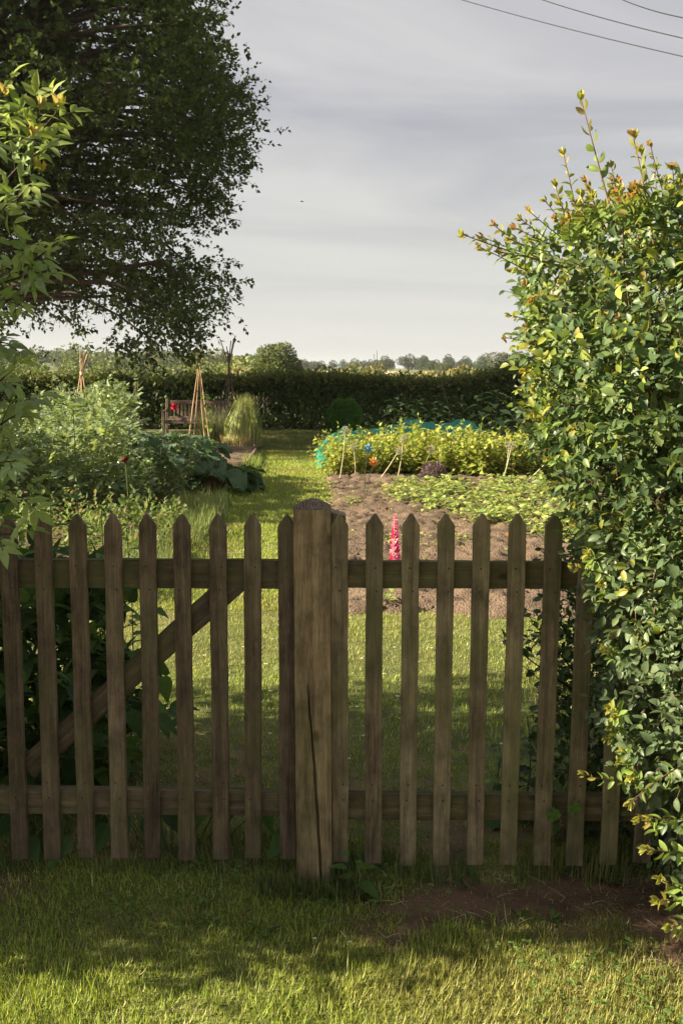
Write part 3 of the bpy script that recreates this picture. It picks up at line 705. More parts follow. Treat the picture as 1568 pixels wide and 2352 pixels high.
for (b0, t0), (t1x, t1y), ya, yb2, nl, ls in [((s[0][0], s[0][1]), s[1], s[2], s[3], int(s[4] * 1.5), s[5] * 1.08) for s in sh]:
    A = np.array(at(b0, t0, ya)); B = np.array(at(t1x, t1y, yb2)); d = B - A; ll = np.linalg.norm(d)
    bend = rng.normal(0, .05, (1, 3)) + [0, 0, .04]
    PLs, Ps, Ds, Ns, ts = shoots(A[None], (d - bend[0] * ll)[None] / ll, ll, nl, bend=bend, t0=.1, ang=65, upN=.5, outN=.5)
    s_ = ls * (1.1 - .5 * ts)
    cc = pcol(nl, [(.12, .19, .04), (.18, .25, .05)], None, .1)
    tipc = pcol(nl, [(.32, .24, .06), (.27, .28, .06)], None, .12); m = np.clip((ts - .62) * 4, 0, 1)[:, None]
    cc = cc * (1 - m) + tipc * m
    parts.append(inst(Ps, Ds, Ns, s_, T_OVAL, W=s_ * .8) + (rep(cc, T_OVAL),))
    # tip cluster
    B = PLs[0, -1]
    nT = 5; a_ = rng.random(nT) * 6.28; dT = nrm(d / ll + .55 * np.stack([np.cos(a_), .3 * np.sin(a_), np.sin(a_)], -1))
    parts.append(inst(np.repeat(B[None], nT, 0), dT, rvec(nT) + [0, 0, .5], np.full(nT, ls * .6), T_OVAL, W=np.full(nT, ls * .45)) + (rep(pcol(nT, [(.42, .23, .08), (.36, .27, .07)] if t1y < 800 and rng.random() < .6 else [(.34, .30, .06), (.30, .32, .07)], None, .12), T_OVAL),))
    tw.append(tubes(PLs, .0008 + .0030 * min(1, ll / .5), .0010, 5))
V, F, c = join(parts); mesh('foliage', V, F, M['leaf'], hedge, col=c, smooth=True)
# old wood inside
bs = fill_poly(150, hpoly, 2.6, .3, .25); D = nrm(bs[:, :3] - [1.6, 2.9, .3] + rng.normal(0, .3, (150, 3)))
PLb = shoots(bs[:, :3] - D * .3, D, rng.uniform(.3, .6, 150), 1, bend=rng.normal(0, .15, (150, 3)))[0]
kb = poly_inside(PLb[:, -1][:, [0, 2]], [(a + .08, b) for a, b in hpoly]) & (PLb[:, -1, 0] > .6); tw.append(tubes(PLb[kb], .004, .0015, 5))
st = np.array([[1.0 + .09 * i, 2.55 + .1 * math.sin(i * 2.1), -.02] for i in range(9)]); st[:, 0] += .22; D = nrm(np.array([.02, .05, 1.]) + rng.normal(0, .05, (9, 3)))
tw.append(tubes(shoots(st, D, rng.uniform(1.2, 1.7, 9), 1, bend=rng.normal(0, .03, (9, 3)))[0], .014, .004, 6))
V, F, _ = join(tw); mesh('twigs', V, F, M['twig'], hedge, smooth=True)

# darker shrub branches behind the fence on the right
shb = thing('shrub', 'dark leafy shrub behind the right end of the pickets', 'shrub')
sp_ = wpoly([(1330, 1400), (1290, 1500), (1330, 1620), (1290, 1700), (1320, 1800), (1350, 1880), (1700, 1900), (1720, 1200), (1400, 1220)], 3.35)
pts = fill_poly(900, sp_, 3.45, .35, .2)
D = nrm(pts[:, :3] - [1.5, 3.6, .5] + rng.normal(0, .3, (900, 3))); Ln = rng.uniform(.08, .2, 900)
PL, P, LD, NN, t = shoots(pts[:, :3], D, Ln, 6, bend=rng.normal(0, .12, (900, 3)), ang=65)
br2 = [((1330, 1560), (1210, 1395), 3.3, 3.2), ((1340, 1600), (1140, 1480), 3.3, 3.2), ((1350, 1640), (1180, 1530), 3.35, 3.25), ((1330, 1500), (1250, 1380), 3.35, 3.3), ((1320, 1660), (1250, 1560), 3.3, 3.2), ((1330, 1700), (1260, 1640), 3.3, 3.2)]
A = np.array([at(*b[0], b[2]) for b in br2]); B = np.array([at(*b[1], b[3]) for b in br2])
l2 = np.linalg.norm(B - A, axis=1)
PL2, P2, D2, N2_, t2_ = shoots(A, B - A, l2, 14, bend=rng.normal(0, .05, (len(A), 3)), ang=65)
Pa = np.concatenate([P, P2]); s_ = rng.uniform(.022, .042, len(Pa))
mesh('foliage', *inst(Pa, np.concatenate([LD, D2]), np.concatenate([NN, N2_]), s_, T_OVAL), M['leaf'], shb, col=rep(pcol(len(Pa), [(.055, .10, .03), (.08, .14, .04), (.15, .2, .05)], [3, 2, .6]), T_OVAL), smooth=True)
V, F, _ = join([tubes(PL, .0015, .0008, 4), tubes(PL2, .004, .0012, 5), tubes(shoots(np.array([[1.25, 3.3, -.02], [1.35, 3.4, -.02], [1.15, 3.45, -.02]]), np.array([[-.1, 0, 1.], [.1, .1, 1], [-.2, .1, 1]]), 1.1, 1)[0], .012, .004, 6)])
mesh('twigs', V, F, M['bark'], shb, smooth=True)

# elder on the left ------------------------------------------------------------
def pinnate(P, D, Nn, S, T, pal, wts, nl=5, wid=1.0):
    """compound leaves: nl leaflets each on a short stalk"""
    n = len(P); D = nrm(D); X = nrm(np.cross(D, Nn)); Z = np.cross(X, D)
    out = []
    pairs = (nl - 1) // 2
    cc = pcol(n, pal, wts, .12)
    for k in range(pairs):
        tt = .25 + .45 * k / max(1, pairs - .5)
        for sgn in (-1, 1):
            pp = P + D * (S * tt)[:, None]
            dd = nrm(D * .55 + X * sgn * .85 - Z * .15 + rng.normal(0, .1, (n, 3)))
            out.append(inst(pp, dd, Nn + rng.normal(0, .2, (n, 3)), S * .46, T, W=S * .46 * wid) + (rep(cc * (1 + rng.normal(0, .08, (n, 1))), T),))
    pp = P + D * (S * .62)[:, None]
    out.append(inst(pp, D - Z * .15, Nn, S * .52, T, W=S * .52 * wid) + (rep(cc, T),))
    return out, np.stack([P, P + D * (S * .35)[:, None], P + D * (S * .66)[:, None]], 1)
elder = thing('elder_shrub', 'tall elder shrub with bright pointed leaves at the left, over the gate', 'shrub')
YE = 3.0
epoly = wpoly([(60, 215), (75, 300), (70, 380), (95, 470), (100, 560), (85, 640), (45, 720), (10, 790), (35, 880), (60, 960), (75, 1060), (60, 1150), (20, 1230), (-10, 1600), (-30, 2000)], YE) + [(-1.35, 0.05), (-4.3, .1), (-4.4, 2.6), (-3.6, 3.35), (-2.6, 3.05), (-1.9, 2.72), (-1.3, 2.5)]
epoly = [(a - .56, min(b, 2.22) if a > -1.2 else b) for a, b in epoly]
pts = fill_poly(3900, epoly, 3.34, 1.08, .30)
vis = (pts[:, 0] > -1.9)
D = pts[:, :3] - [-2.6, 3.9, 1.2]; D = nrm(nrm(D) + rng.normal(0, .4, D.shape) + [0, 0, .3])
keep = rng.random(len(pts)) < np.where(pts[:, 0] > -1.55, .85, 1.0) * np.where(pts[:, 1] > 3.65, .27, 1.0); pts = pts[keep]; D = D[keep]
Ln = rng.uniform(.18, .36, len(pts))
PL, P, LD, NN, t = shoots(pts[:, :3] - D * .12, D, Ln, 5, bend=rng.normal(0, .1, D.shape) + [0, 0, .1], ang=60, upN=.8, outN=.2)
EP = [(.10, .165, .045), (.15, .22, .06), (.14, .20, .08), (.25, .29, .07)]
o1, rach = pinnate(P, LD, NN, rng.uniform(.10, .17, len(P)) * (1.05 - .35 * t), T_LANCE, EP, [3, 3, 2, 1], 5, 1.05)
tips = PL[:, -1]; dt = nrm(PL[:, -1] - PL[:, -2])
k = (PL[:, -1, 2] > 1.9)
tp = np.repeat(tips[k], 6, 0); td = nrm(np.repeat(dt[k], 6, 0) + .5 * rvec(len(tp)))
o1.append(inst(tp, td, rvec(len(tp)), rng.uniform(.03, .06, len(tp)), T_LANCE) + (rep(pcol(len(tp), [(.42, .38, .06), (.38, .30, .10)], None, .12), T_LANCE),))
# sprays that reach into the picture
es = [((20, 330), (45, 195), 2.9), ((60, 330), (125, 225), 2.9), ((90, 330), (170, 225), 2.95), ((30, 420), (110, 290), 2.8), ((60, 460), (130, 370), 2.85), ((20, 560), (140, 520), 2.8), ((40, 620), (150, 560), 2.85), ((10, 640), (110, 600), 2.8), ((0, 700), (80, 660), 2.8), ((0, 760), (45, 760), 2.8),
      ((-10, 300), (20, 230), 2.75), ((0, 480), (70, 440), 2.75), ((0, 880), (50, 850), 2.7), ((-10, 980), (70, 930), 2.65), ((-20, 1060), (80, 1010), 2.6), ((-20, 1150), (80, 1110), 2.55), ((-30, 1200), (60, 1215), 2.55), ((-20, 900), (90, 880), 2.75)]
A = np.array([at(e[0][0] - 34, e[0][1] + 22, e[2] + .15) for e in es]); B = np.array([at(e[1][0] - 34, e[1][1] + 22, e[2]) for e in es]); ll = np.linalg.norm(B - A, axis=1)
PLe, Pe, De, Ne, te = shoots(A, B - A, ll, 6, bend=rng.normal(0, .08, A.shape), ang=50, upN=.6, outN=.3)
o2, r2_ = pinnate(Pe, De, Ne + [0, -.5, 0], rng.uniform(.08, .125, len(Pe)), T_LANCE, [(.17, .25, .06), (.27, .33, .09), (.22, .29, .13)], None, 5, 1.05)
tp = np.repeat(B[:5], 7, 0); o2.append(inst(tp, nrm(np.array([.1, 0, 1.]) + .6 * rvec(len(tp))), rvec(len(tp)), rng.uniform(.025, .05, len(tp)), T_LANCE) + (rep(pcol(len(tp), [(.45, .38, .07), (.42, .30, .12)], None, .12), T_LANCE),))
V, F, c = join(o1 + o2); mesh('foliage', V, F, M['leaf_soft'], elder, col=c, smooth=True)
stv = np.array([[-2.4, 3.6, -.02], [-2.2, 3.4, -.02], [-2.8, 3.9, -.02], [-2.0, 3.8, -.02], [-3.3, 3.5, -.02]])
V, F, _ = join([tubes(PL, .004, .0015, 4), tubes(rach, .0012, .0008, 3), tubes(PLe, .005, .0018, 5), tubes(r2_, .0014, .0009, 3), tubes(shoots(stv, np.array([[.05, -.05, 1], [.08, -.1, 1], [-.2, .1, 1], [.03, -.05, 1.], [-.3, 0, 1]]), 1.9, 1, bend=rng.normal(0, .05, (5, 3)))[0], .03, .008, 7)])
mesh('branches', V, F, M['bark'], elder, smooth=True)

# dark big-leaved shrub behind the gate, bottom left
ds = thing('leafy_shrub', 'dark broad leaved shrub behind the left half of the gate', 'shrub')
dpoly = wpoly([(-200, 1250), (60, 1330), (180, 1350), (240, 1400), (280, 1500), (270, 1600), (290, 1700), (240, 1790), (60, 1900), (-220, 1950)], 3.6)
pts = fill_poly(330, dpoly, 3.75, .55, .3)
D = nrm(nrm(pts[:, :3] - [-1.8, 3.8, .3]) + rng.normal(0, .4, (len(pts), 3)) + [.1, -.2, .3])
PL, P, LD, NN, t = shoots(pts[:, :3] - D * .1, D, rng.uniform(.15, .3, len(pts)), 5, bend=rng.normal(0, .1, (len(pts), 3)), ang=65)
extra = [(375, 1560, 3.5), (395, 1625, 3.5), (345, 1620, 3.5), (330, 1430, 3.6), (310, 1500, 3.6), (340, 1520, 3.6), (300, 1640, 3.4), (360, 1650, 3.4)]
Pe = np.array([at(*e) for e in extra]); P = np.concatenate([P, Pe]); LD = np.concatenate([LD, nrm(np.array([.7, -.3, -.3]) + rng.normal(0, .25, (len(Pe), 3)))]); NN = np.concatenate([NN, np.array([[0, -.4, 1.]] * len(Pe))])
s_ = rng.uniform(.06, .11, len(P))
mesh('foliage', *inst(P, LD, NN, s_, T_HEART, W=s_ * .8), M['leaf_soft'], ds, col=rep(pcol(len(P), [(.045, .085, .025), (.07, .13, .035), (.12, .20, .04)], [3, 3, 1]), T_HEART), smooth=True)
V, F, _ = join([tubes(PL, .003, .0015, 4), tubes(shoots(np.array([[-1.5, 3.7, -.02], [-1.3, 3.6, -.02], [-1.7, 3.5, -.02]]), np.array([[.1, 0, 1.], [.3, 0, 1], [-.1, 0, 1]]), .8, 1)[0], .012, .005, 6),
                tubes(np.stack([np.array([[-1.3, 3.6, .3]] * len(Pe)), (Pe + [-1.3, 3.6, .5]) / 2, Pe], 1), .003, .0015, 4)])
mesh('stems', V, F, M['stem'], ds, smooth=True)

# nettles ----------------------------------------------------------------------
def nettle(loc, h, label, npairs=11, ls=.085, lean=(0, 0), grp=None, seed=0, flowers=False):
    t_ = thing('nettle', label, 'nettle', loc, 0, grp)
    r_ = np.random.default_rng(seed)
    B = np.zeros((1, 3)); D = np.array([[lean[0], lean[1], 1.]])
    tt = np.linspace(.12, 1, npairs)
    st_ = B + D * (h * np.linspace(0, 1, 6))[:, None]; st_[:, 0] += .02 * np.sin(np.linspace(0, 3, 6))
    Ps, Ds, Ns, Ss = [], [], [], []
    for k, t_k in enumerate(tt):
        p = np.array([D[0, 0] * h * t_k, D[0, 1] * h * t_k, h * t_k]); az = k * 1.57 + .4 + r_.normal(0, .2)
        for s in (0, math.pi):
            a_ = az + s + r_.normal(0, .15); up = .25 + .6 * t_k - .3
            Ps.append(p); Ds.append((math.cos(a_), math.sin(a_), up + r_.normal(0, .12) - .2)); Ns.append((-.3 * math.cos(a_), -.3 * math.sin(a_), 1)); Ss.append(ls * (1.05 - .55 * max(0, t_k - .45) / .55) * r_.uniform(.8, 1.15))
    Ps = np.array(Ps) + np.array(Ds) * .02
    mesh('leaves', *inst(Ps, np.array(Ds), np.array(Ns), np.array(Ss), T_NETTLE), M['leaf_soft'], t_, col=rep(pcol(len(Ps), [(.06, .12, .03), (.10, .18, .04), (.14, .22, .05)], [3, 3, 1]), T_NETTLE), smooth=False)
    mesh('stem', *tubes(st_[None], .0035, .0015, 5), M['stem'], t_, smooth=True)
    return t_
nl_ = [(at(160, 1180, 3.5).x, 3.5, 1.42, (.015, 0), 'tallest dark nettle stem rising behind the gate at the left'), (at(95, 1180, 3.45).x, 3.45, 1.30, (.02, 0), 'nettle left of the tallest stem, behind the gate'),
       (at(215, 1250, 3.8).x, 3.8, 1.02, (.03, 0), 'shorter nettle right of the tallest stem, its tip above the rail'), (at(290, 1250, 4.0).x, 4.0, .92, (0, 0), 'low nettle whose leaves show above the rail near the fifth picket')]
for i, (x, y, h, ln, lb) in enumerate(nl_): nettle((x, y, 0), h, lb, 13 if h > 1.2 else 10, .10, ln, 'nettles behind the gate', 11 + i)
nr_ = [((1120, 1810), 3.45, .24), ((1165, 1800), 3.3, .28), ((1205, 1790), 3.4, .36), ((1258, 1800), 3.35, .30), ((1300, 1800), 3.2, .34)]
for i, (p, y, h) in enumerate(nr_): nettle((at(p[0], p[1], y).x, y, 0), h, 'young nettle growing on the lawn side of the right pickets', 5, .10, (rng.normal(0, .1), 0), 'young nettles behind the right pickets', 31 + i)
nf = [((812, 2003), 2.80, .115, 'small nettle with broad leaves at the right foot of the thick post', 4, .075), ((872, 1985), 2.86, .05, 'tiny seedling under the second picket right of the post', 3, .035)]
for i, (p, y, h, lb, k, ls) in enumerate(nf): nettle((at(p[0], p[1], y).x, y, 0), h, lb, k, ls, (0, 0), None, 51 + i)
for i, (px, py, Yk, h, lb) in enumerate([(1268, 1870, 2.88, .24, 'round toothed leaf on a thin stalk in front of the lower rail, the left one'), (1316, 1856, 2.87, .26, 'round toothed leaf on a thin stalk in front of the lower rail, the right one')]):
    q = at(px, py, Yk); r_ = thing('mallow_leaf', lb, 'weed', (q.x, q.y, 0))
    a_ = np.linspace(0, 6.283, 27)[:-1]; rr = .0215 * (1 + .13 * np.cos(a_ * 13) + .1 * np.cos(a_))
    Vd = np.concatenate([[[0, 0, 0]], np.stack([rr * np.cos(a_), -.004 + .006 * np.sin(a_ * 5), rr * np.sin(a_)], -1)]) + [0, 0, q.z]
    Fd = [np.array([(0, 1 + k, 1 + (k + 1) % 26) for k in range(26)])]
    mesh('leaf_blade', Vd, Fd, M['leaf_soft'], r_, col=np.full((27, 3), (.11, .19, .045)))
    mesh('stalk', *tubes(np.array([[[.01, .02, 0], [.008, .012, q.z * .5], [0, .003, q.z]]]), .0016, .001, 5), M['stem'], r_)

# ground ivy / plantain clumps along the right foot of the fence
def rosette(name, label, cat, loc, n, ls, T, pal, spread=.6, group=None, wf=.8, mat='leaf_soft'):
    t_ = thing(name, label, cat, loc, rng.random() * 6, group)
    a_ = rng.random(n) * 6.28; up = rng.uniform(.15, .9, n) * (1 - spread) + rng.uniform(0, .5, n)
    D = nrm(np.stack([np.cos(a_), np.sin(a_), up], -1)); r0 = rng.uniform(.1, .6, n)[:, None] * ls
    Pp = D * r0 * np.array([1, 1, .6]); s_ = ls * rng.uniform(.55, 1.1, n)
    mesh('leaves', *inst(Pp, D, np.stack([-.3 * np.cos(a_), -.3 * np.sin(a_), np.ones(n)], -1), s_, T, W=s_ * wf), M[mat], t_, col=rep(pcol(n, pal), T), smooth=True)
    return t_
DK = [(.05, .085, .035), (.075, .11, .05), (.06, .10, .03)]
wl = [(1285, 2005, 8, .05, 'clump of rounded dark leaves at the foot of the fence, left of the purplish one'), (1368, 1985, 9, .055, 'purplish rounded leaves standing between two pickets by the bare earth'), (1395, 2030, 12, .035, 'small green weed on the bare earth below the pickets'), (1190, 2110, 9, .03, 'small weed on the bare earth in front of the fence, the nearer one'), (1265, 2120, 10, .035, 'low weed where the bare earth meets the rough grass'), (1470, 1990, 8, .04, 'dark weed under the hedge beside the last visible picket'), (930, 2005, 10, .04, 'low weed in front of the pickets right of the thick post'), (1060, 2035, 9, .035, 'little weed below the middle pickets of the right fence')]
for i, (px, py, n_, ls, lb) in enumerate(wl):
    q = G(px, py); rosette('weed', lb, 'weed', (q.x, q.y, .005), n_, ls, T_OVAL2 if i != 2 else T_NETTLE, DK if i < 2 else [(.08, .13, .035), (.12, .18, .05)], .5)
q = G(610, 2150); 
tag(rosette('weed', 'flat leafed weed in the shaded grass left of the thick post', 'weed', (q.x, q.y, .01), 8, .04, T_OVAL2, [(.08, .14, .04)], .6), None)
# big leaves drooping under the gate
ud = thing('dock_plant', 'broad dark leaves drooping below the lower rail of the gate', 'plant', (-.55, 3.0, 0))
n_ = 15; lx = np.array([-.50, -.42, -.3, -.22, -.12, .0, .08, .2, .3, -.35, -.05, .12, .38, -.2, .25]); a_ = rng.uniform(-.9, .9, n_)
Pp = np.stack([lx, rng.uniform(-.06, .1, n_), rng.uniform(.08, .2, n_)], -1); D = np.stack([np.sin(a_), -.35 - rng.random(n_) * .3, -.4 - rng.random(n_) * .4], -1)
s_ = rng.uniform(.07, .12, n_); mesh('leaves', *inst(Pp, D, np.array([[0, -.5, .8]] * n_) + rng.normal(0, .35, (n_, 3)), s_, T_HEART, W=s_ * .7), M['leaf_soft'], ud, col=rep(pcol(n_, [(.05, .10, .03), (.09, .15, .05)]), T_HEART), smooth=True)
mesh('stalks', *tubes(np.stack([np.stack([lx * .4, .1 + 0 * lx, 0 * lx], -1), np.stack([lx * .8, .08 + 0 * lx, .17 + 0 * lx], -1), Pp], 1), .003, .002, 4), M['stem'], ud)

# ------------------------------------------------------------------ big tree
tree = thing('broadleaf_tree', 'large dark broadleaf tree at the upper left with drooping branches', 'tree')
YT = 20.0
tp = [(470, -120), (500, 20), (545, 75), (540, 125), (568, 165), (590, 235), (608, 268), (560, 320), (520, 330), (520, 380), (500, 420), (505, 470), (470, 490), (520, 530), (555, 585), (540, 625), (480, 640), (495, 690), (450, 705), (455, 745), (430, 790), (390, 790), (375, 740), (350, 700), (330, 720), (300, 700), (290, 660), (240, 650), (210, 680), (165, 690), (140, 660), (80, 655), (40, 640), (20, 700), (-30, 720)]
tpoly = wpoly([(a - (35 if b < 280 else 62), b) for a, b in tp], YT) + [(-9.5, 2.0), (-12.5, 3.5), (-14, 7), (-12.5, 11), (-9, 13), (-5.5, 12.4), (-3.4, 10.6)]
ncl = 2700
cl_ = fill_poly(ncl, tpoly, 22.6, 6.2, 2.4); cl_ = cl_[cl_[:, 3] > .16]; ncl = len(cl_)
# thin out some pockets so that sky shows between the boughs
pk = fbm(cl_[:, 0] * .75 + 4 + cl_[:, 1] * .10, cl_[:, 2] * 1.1 + cl_[:, 1] * .16, 2)
cl_ = cl_[(pk > .40) | (rng.random(ncl) < .25)]
# a gap in the boughs through which the low sun reaches the tall grass and the wigwam
sd = np.array(sdir)
def cleared(P, T_, rad):
    rel = P - np.array(T_); a_ = rel @ sd; return np.linalg.norm(rel - a_[:, None] * sd, axis=1) < rad
for T_, rad in (((-1.95, 20.3, .75), .62), ((-2.9, 20.3, 1.0), .5), ((-2.9, 20.3, 1.8), .4), ((-1.5, 20.2, .9), .4), ((-4.4, 17, 1.2), .7), ((-3.9, 24.2, .7), .6), ((-3.2, 24.2, .75), .5)):
    cl_ = cl_[~(cleared(cl_[:, :3], T_, rad) & (cl_[:, 2] > 1.9))]
# low bough hanging down at the right of the crown
hang = np.array([tuple(at(px - 8, py - 8, Yh)) for px, py, Yh in [(330, 690, 19), (350, 705, 19), (372, 722, 18.8), (392, 738, 18.8), (402, 756, 18.7), (412, 775, 18.7), (398, 792, 18.6), (425, 760, 18.8), (432, 742, 18.8), (345, 740, 19), (330, 765, 19), (318, 790, 19), (305, 806, 19), (335, 806, 19), (380, 805, 18.8), (470, 700, 19.4), (488, 690, 19.4), (170, 735, 19), (158, 752, 19)]])
cl_ = np.concatenate([cl_, np.concatenate([hang, np.ones((len(hang), 1))], 1)])
ncl = len(cl_)
per = 13
cc_ = np.repeat(cl_[:, :3], per, 0) + rng.normal(0, 1, (ncl * per, 3)) * np.array([.30, .30, .19])
Dc = nrm(nrm(cc_ - [-7.5, 22, 5.5]) * .9 + rng.normal(0, .5, cc_.shape) + [0, 0, .05])
Ln = rng.uniform(.22, .5, len(cc_))
PL, P, LD, NN, t = shoots(cc_, Dc, Ln, 8, bend=rng.normal(0, .2, cc_.shape) + [0, 0, -.15], ang=60)
print('tree leaves', len(P))
s_ = rng.uniform(.075, .135, len(P))
mesh('crown', *inst(P, LD, NN, s_, T_QUAD, W=s_ * 1.15), M['leaf_far'], tree, col=rep(pcol(len(P), [(.052, .080, .024), (.074, .110, .028), (.040, .062, .022), (.13, .17, .04)], [3, 2.4, 2, .7]), T_QUAD))
# boughs reaching every part of the crown
k = rng.choice(ncl, 420, replace=False); tgt = cl_[k, :3]; tr0 = np.array([-8.6, 21, 0.])
u = np.clip((tgt[:, 2] - 1.5) / 10, .05, .8); stt = np.stack([-8.6 + .2 * u, 21 + 0 * u, 2.2 + 5.5 * u], -1)
mid = (stt * .45 + tgt * .55) + [0, 0, .9] + rng.normal(0, .25, (420, 3)); q1 = stt * .7 + mid * .3 + [0, 0, .3]; q3 = mid * .45 + tgt * .55 + [0, 0, .25] + rng.normal(0, .12, (420, 3))
V, F, _ = join([tubes(np.stack([stt, q1, mid, q3, tgt], 1), rng.uniform(.05, .15, 420), .010, 5), tubes(PL[::5], .006, .003, 3)])
mesh('branches', V, F, M['bark'], tree, smooth=True)
mesh('trunk', *tubes(np.array([[[-8.9, 21, -.1], [-8.8, 21, 1.5], [-8.6, 21, 3.2], [-8.5, 21.1, 5.5], [-8.2, 21, 8.5], [-7.8, 21, 11]]]), .42, .10, 14), M['bark'], tree, smooth=True)

# ------------------------------------------------------------------ back hedge
bh = thing('field_hedge', 'long dark clipped hedge across the end of the garden', 'hedge')
n = 30000
x = rng.uniform(-14, 9, n); topz = 1.34 + .12 * (fbm(x * .6 + 3, 0 * x, 3) - .5) * 2 + np.clip((x - 3.0) * .16, 0, .75) - .05 * ((x > -7.5) & (x < -5)); 
z = rng.random(n) * topz; y = 28.5 - np.sqrt(rng.random(n)) * .9 * np.clip(1 - ((z / topz) - .55).clip(0, 1) * .9, .3, 1) + .5 * (rng.random(n) < .2)
y = y + .35 * (fbm(x * 1.1, z * 1.6, 3) - .5)
gap = ((fbm(x * 1.6 + 40, z * 2.2, 2) > .60) & (x < -5) & (x > -8.5))
top = rng.random(n) < .32; z = np.where(top, topz + rng.normal(0, .07, n) - .05, z); y = np.where(top, rng.uniform(27.7, 29.4, n), y)
kx = ~gap | (rng.random(n) < .25); x, y, z, topz = x[kx], y[kx], z[kx], topz[kx]; n = len(x)
D = nrm(rng.normal(0, .6, (n, 3)) + [0, -.5, .55]); Ln = rng.uniform(.12, .3, n)
PL, P, LD, NN, t = shoots(np.stack([x, y, z], -1), D, Ln, 6, bend=rng.normal(0, .1, (n, 3)), ang=60)
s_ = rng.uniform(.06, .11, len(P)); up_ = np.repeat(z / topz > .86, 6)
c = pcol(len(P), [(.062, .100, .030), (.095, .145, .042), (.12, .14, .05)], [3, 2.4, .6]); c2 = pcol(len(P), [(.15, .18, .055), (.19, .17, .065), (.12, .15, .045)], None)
c = np.where((up_ & (rng.random(len(P)) < .7))[:, None], c2, c)  # lighter leaf colours near the top paint in a sunlit hedge top
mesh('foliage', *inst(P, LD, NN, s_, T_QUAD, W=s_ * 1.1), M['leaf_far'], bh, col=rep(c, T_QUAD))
mesh('twigs', *tubes(PL[::4], .005, .002, 3), M['bark'], bh)
m_ = 60; sx = np.linspace(-16, 11, m_); mesh('stems', *tubes(np.stack([np.stack([sx, 28.5 + 0 * sx, -.05 + 0 * sx], -1), np.stack([sx + rng.normal(0, .1, m_), 28.5 + 0 * sx, .7 + 0 * sx], -1), np.stack([sx + rng.normal(0, .2, m_), 28.5 + 0 * sx, 1.35 + 0 * sx], -1)], 1), .04, .012, 5), M['bark'], bh)
# tall weeds along its foot
n = 900; x = rng.uniform(-9, 8, n); y = rng.uniform(27.0, 27.6, n); k = (fbm(x * 1.3 + 7, 0 * x, 2) > .42); x = x[k]; y = y[k]; n = len(x)
hh = rng.uniform(.35, .85, n) * (.6 + .8 * fbm(x * .9, 0 * x, 2)); D = np.array([0, 0, 1.]) + rng.normal(0, .08, (n, 3))
PL, P, LD, NN, t = shoots(np.stack([x, y, 0 * x], -1), D, hh, 12, ang=70)
s_ = rng.uniform(.05, .09, len(P)) * (1.1 - .5 * t)
V, F, c = join([inst(P, LD, NN, s_, T_QUAD, W=s_ * .8) + (rep(pcol(len(P), [(.08, .13, .03), (.11, .165, .045), (.06, .10, .025)]), T_QUAD),)])
tag(mesh('undergrowth', V, F, M['leaf_far'], col=c), 'tall weeds standing along the foot of the dark hedge', 'undergrowth', kind='stuff')

# ------------------------------------------------------------------ round box shrub
def ball_bush(name, label, cat, loc, rx, rz, n, ls, pal, group=None, stemh=.05):
    t_ = thing(name, label, cat, loc, 0, group)
    d = rvec(n); d[:, 2] = np.where(d[:, 2] < -.75, -d[:, 2], d[:, 2]); r_ = rng.uniform(.72, 1.0, n) * (1 + .07 * np.sin(d[:, 0] * 7 + d[:, 2] * 5))
    Pp = d * r_[:, None] * [rx, rx, rz] + [0, 0, rz + stemh]
    LD = nrm(d + rng.normal(0, .6, (n, 3))); s_ = rng.uniform(.7, 1.2, n) * ls
    mesh('foliage', *inst(Pp, LD, nrm(d * .3 + [0, 0, .8] + rng.normal(0, .4, (n, 3))), s_, T_QUAD), M['leaf_far'], t_, col=rep(pcol(n, pal), T_QUAD))
    mesh('stem', *tubes(np.array([[[0, 0, -.03], [0, 0, rz * .6], [0, 0, rz * 1.3]]]), .03, .015, 6), M['bark'], t_)
    return t_
q = G(790, 1013)
ball_bush('box_bush', 'small clipped round green bush standing in front of the dark hedge', 'bush', (q.x, 22.9, 0), .41, .47, 9000, .045, [(.075, .18, .03), (.11, .25, .035), (.06, .13, .03)])

# ------------------------------------------------------------------ vegetables, left
def bean_proto(seed):
    t_ = thing('broad_bean_plant', 'tall grey green broad bean plant in the dense patch left of the path', 'bean plant', (0, 0, 0), 0, 'broad bean plants left of the path')
    ns = 5; a_ = rng.random(ns) * 6.28; B = np.stack([.09 * np.cos(a_), .09 * np.sin(a_), 0 * a_], -1)
    D = np.stack([.12 * np.cos(a_), .12 * np.sin(a_), np.ones(ns)], -1) + rng.normal(0, .05, (ns, 3))
    PL, P, LD, NN, t = shoots(B, D, rng.uniform(.95, 1.2, ns), 17, bend=rng.normal(0, .05, (ns, 3)), t0=.08, ang=62, upN=.9)
    out, ra = pinnate(P, LD, NN, rng.uniform(.13, .19, len(P)) * (1 - .45 * (t > .88)), T_OVAL2, [(.20, .26, .13), (.28, .34, .18), (.13, .19, .08), (.30, .35, .13)], [3, 3, 2, 1], 5, 1.25)
    V, F, c = join(out); mesh('leaves', V, F, M['leaf'], t_, col=c)
    V, F, _ = join([tubes(PL, .006, .003, 4), tubes(ra, .0015, .001, 3)]); mesh('stems', V, F, M['stem'], t_)
    return t_
protos = [bean_proto(i) for i in range(3)]
used = [False] * 3
def place(protos, used, i, loc, rz, sc=1.0, label=None):
    k = i % len(protos)
    if not used[k]:
        used[k] = True; o = protos[k]; o.location = loc; o.rotation_euler = (0, 0, rz); o.scale = (sc,) * 3
        if label: o['label'] = label
        return o
    return dup(protos[k], loc, rz, sc, label)
i = 0
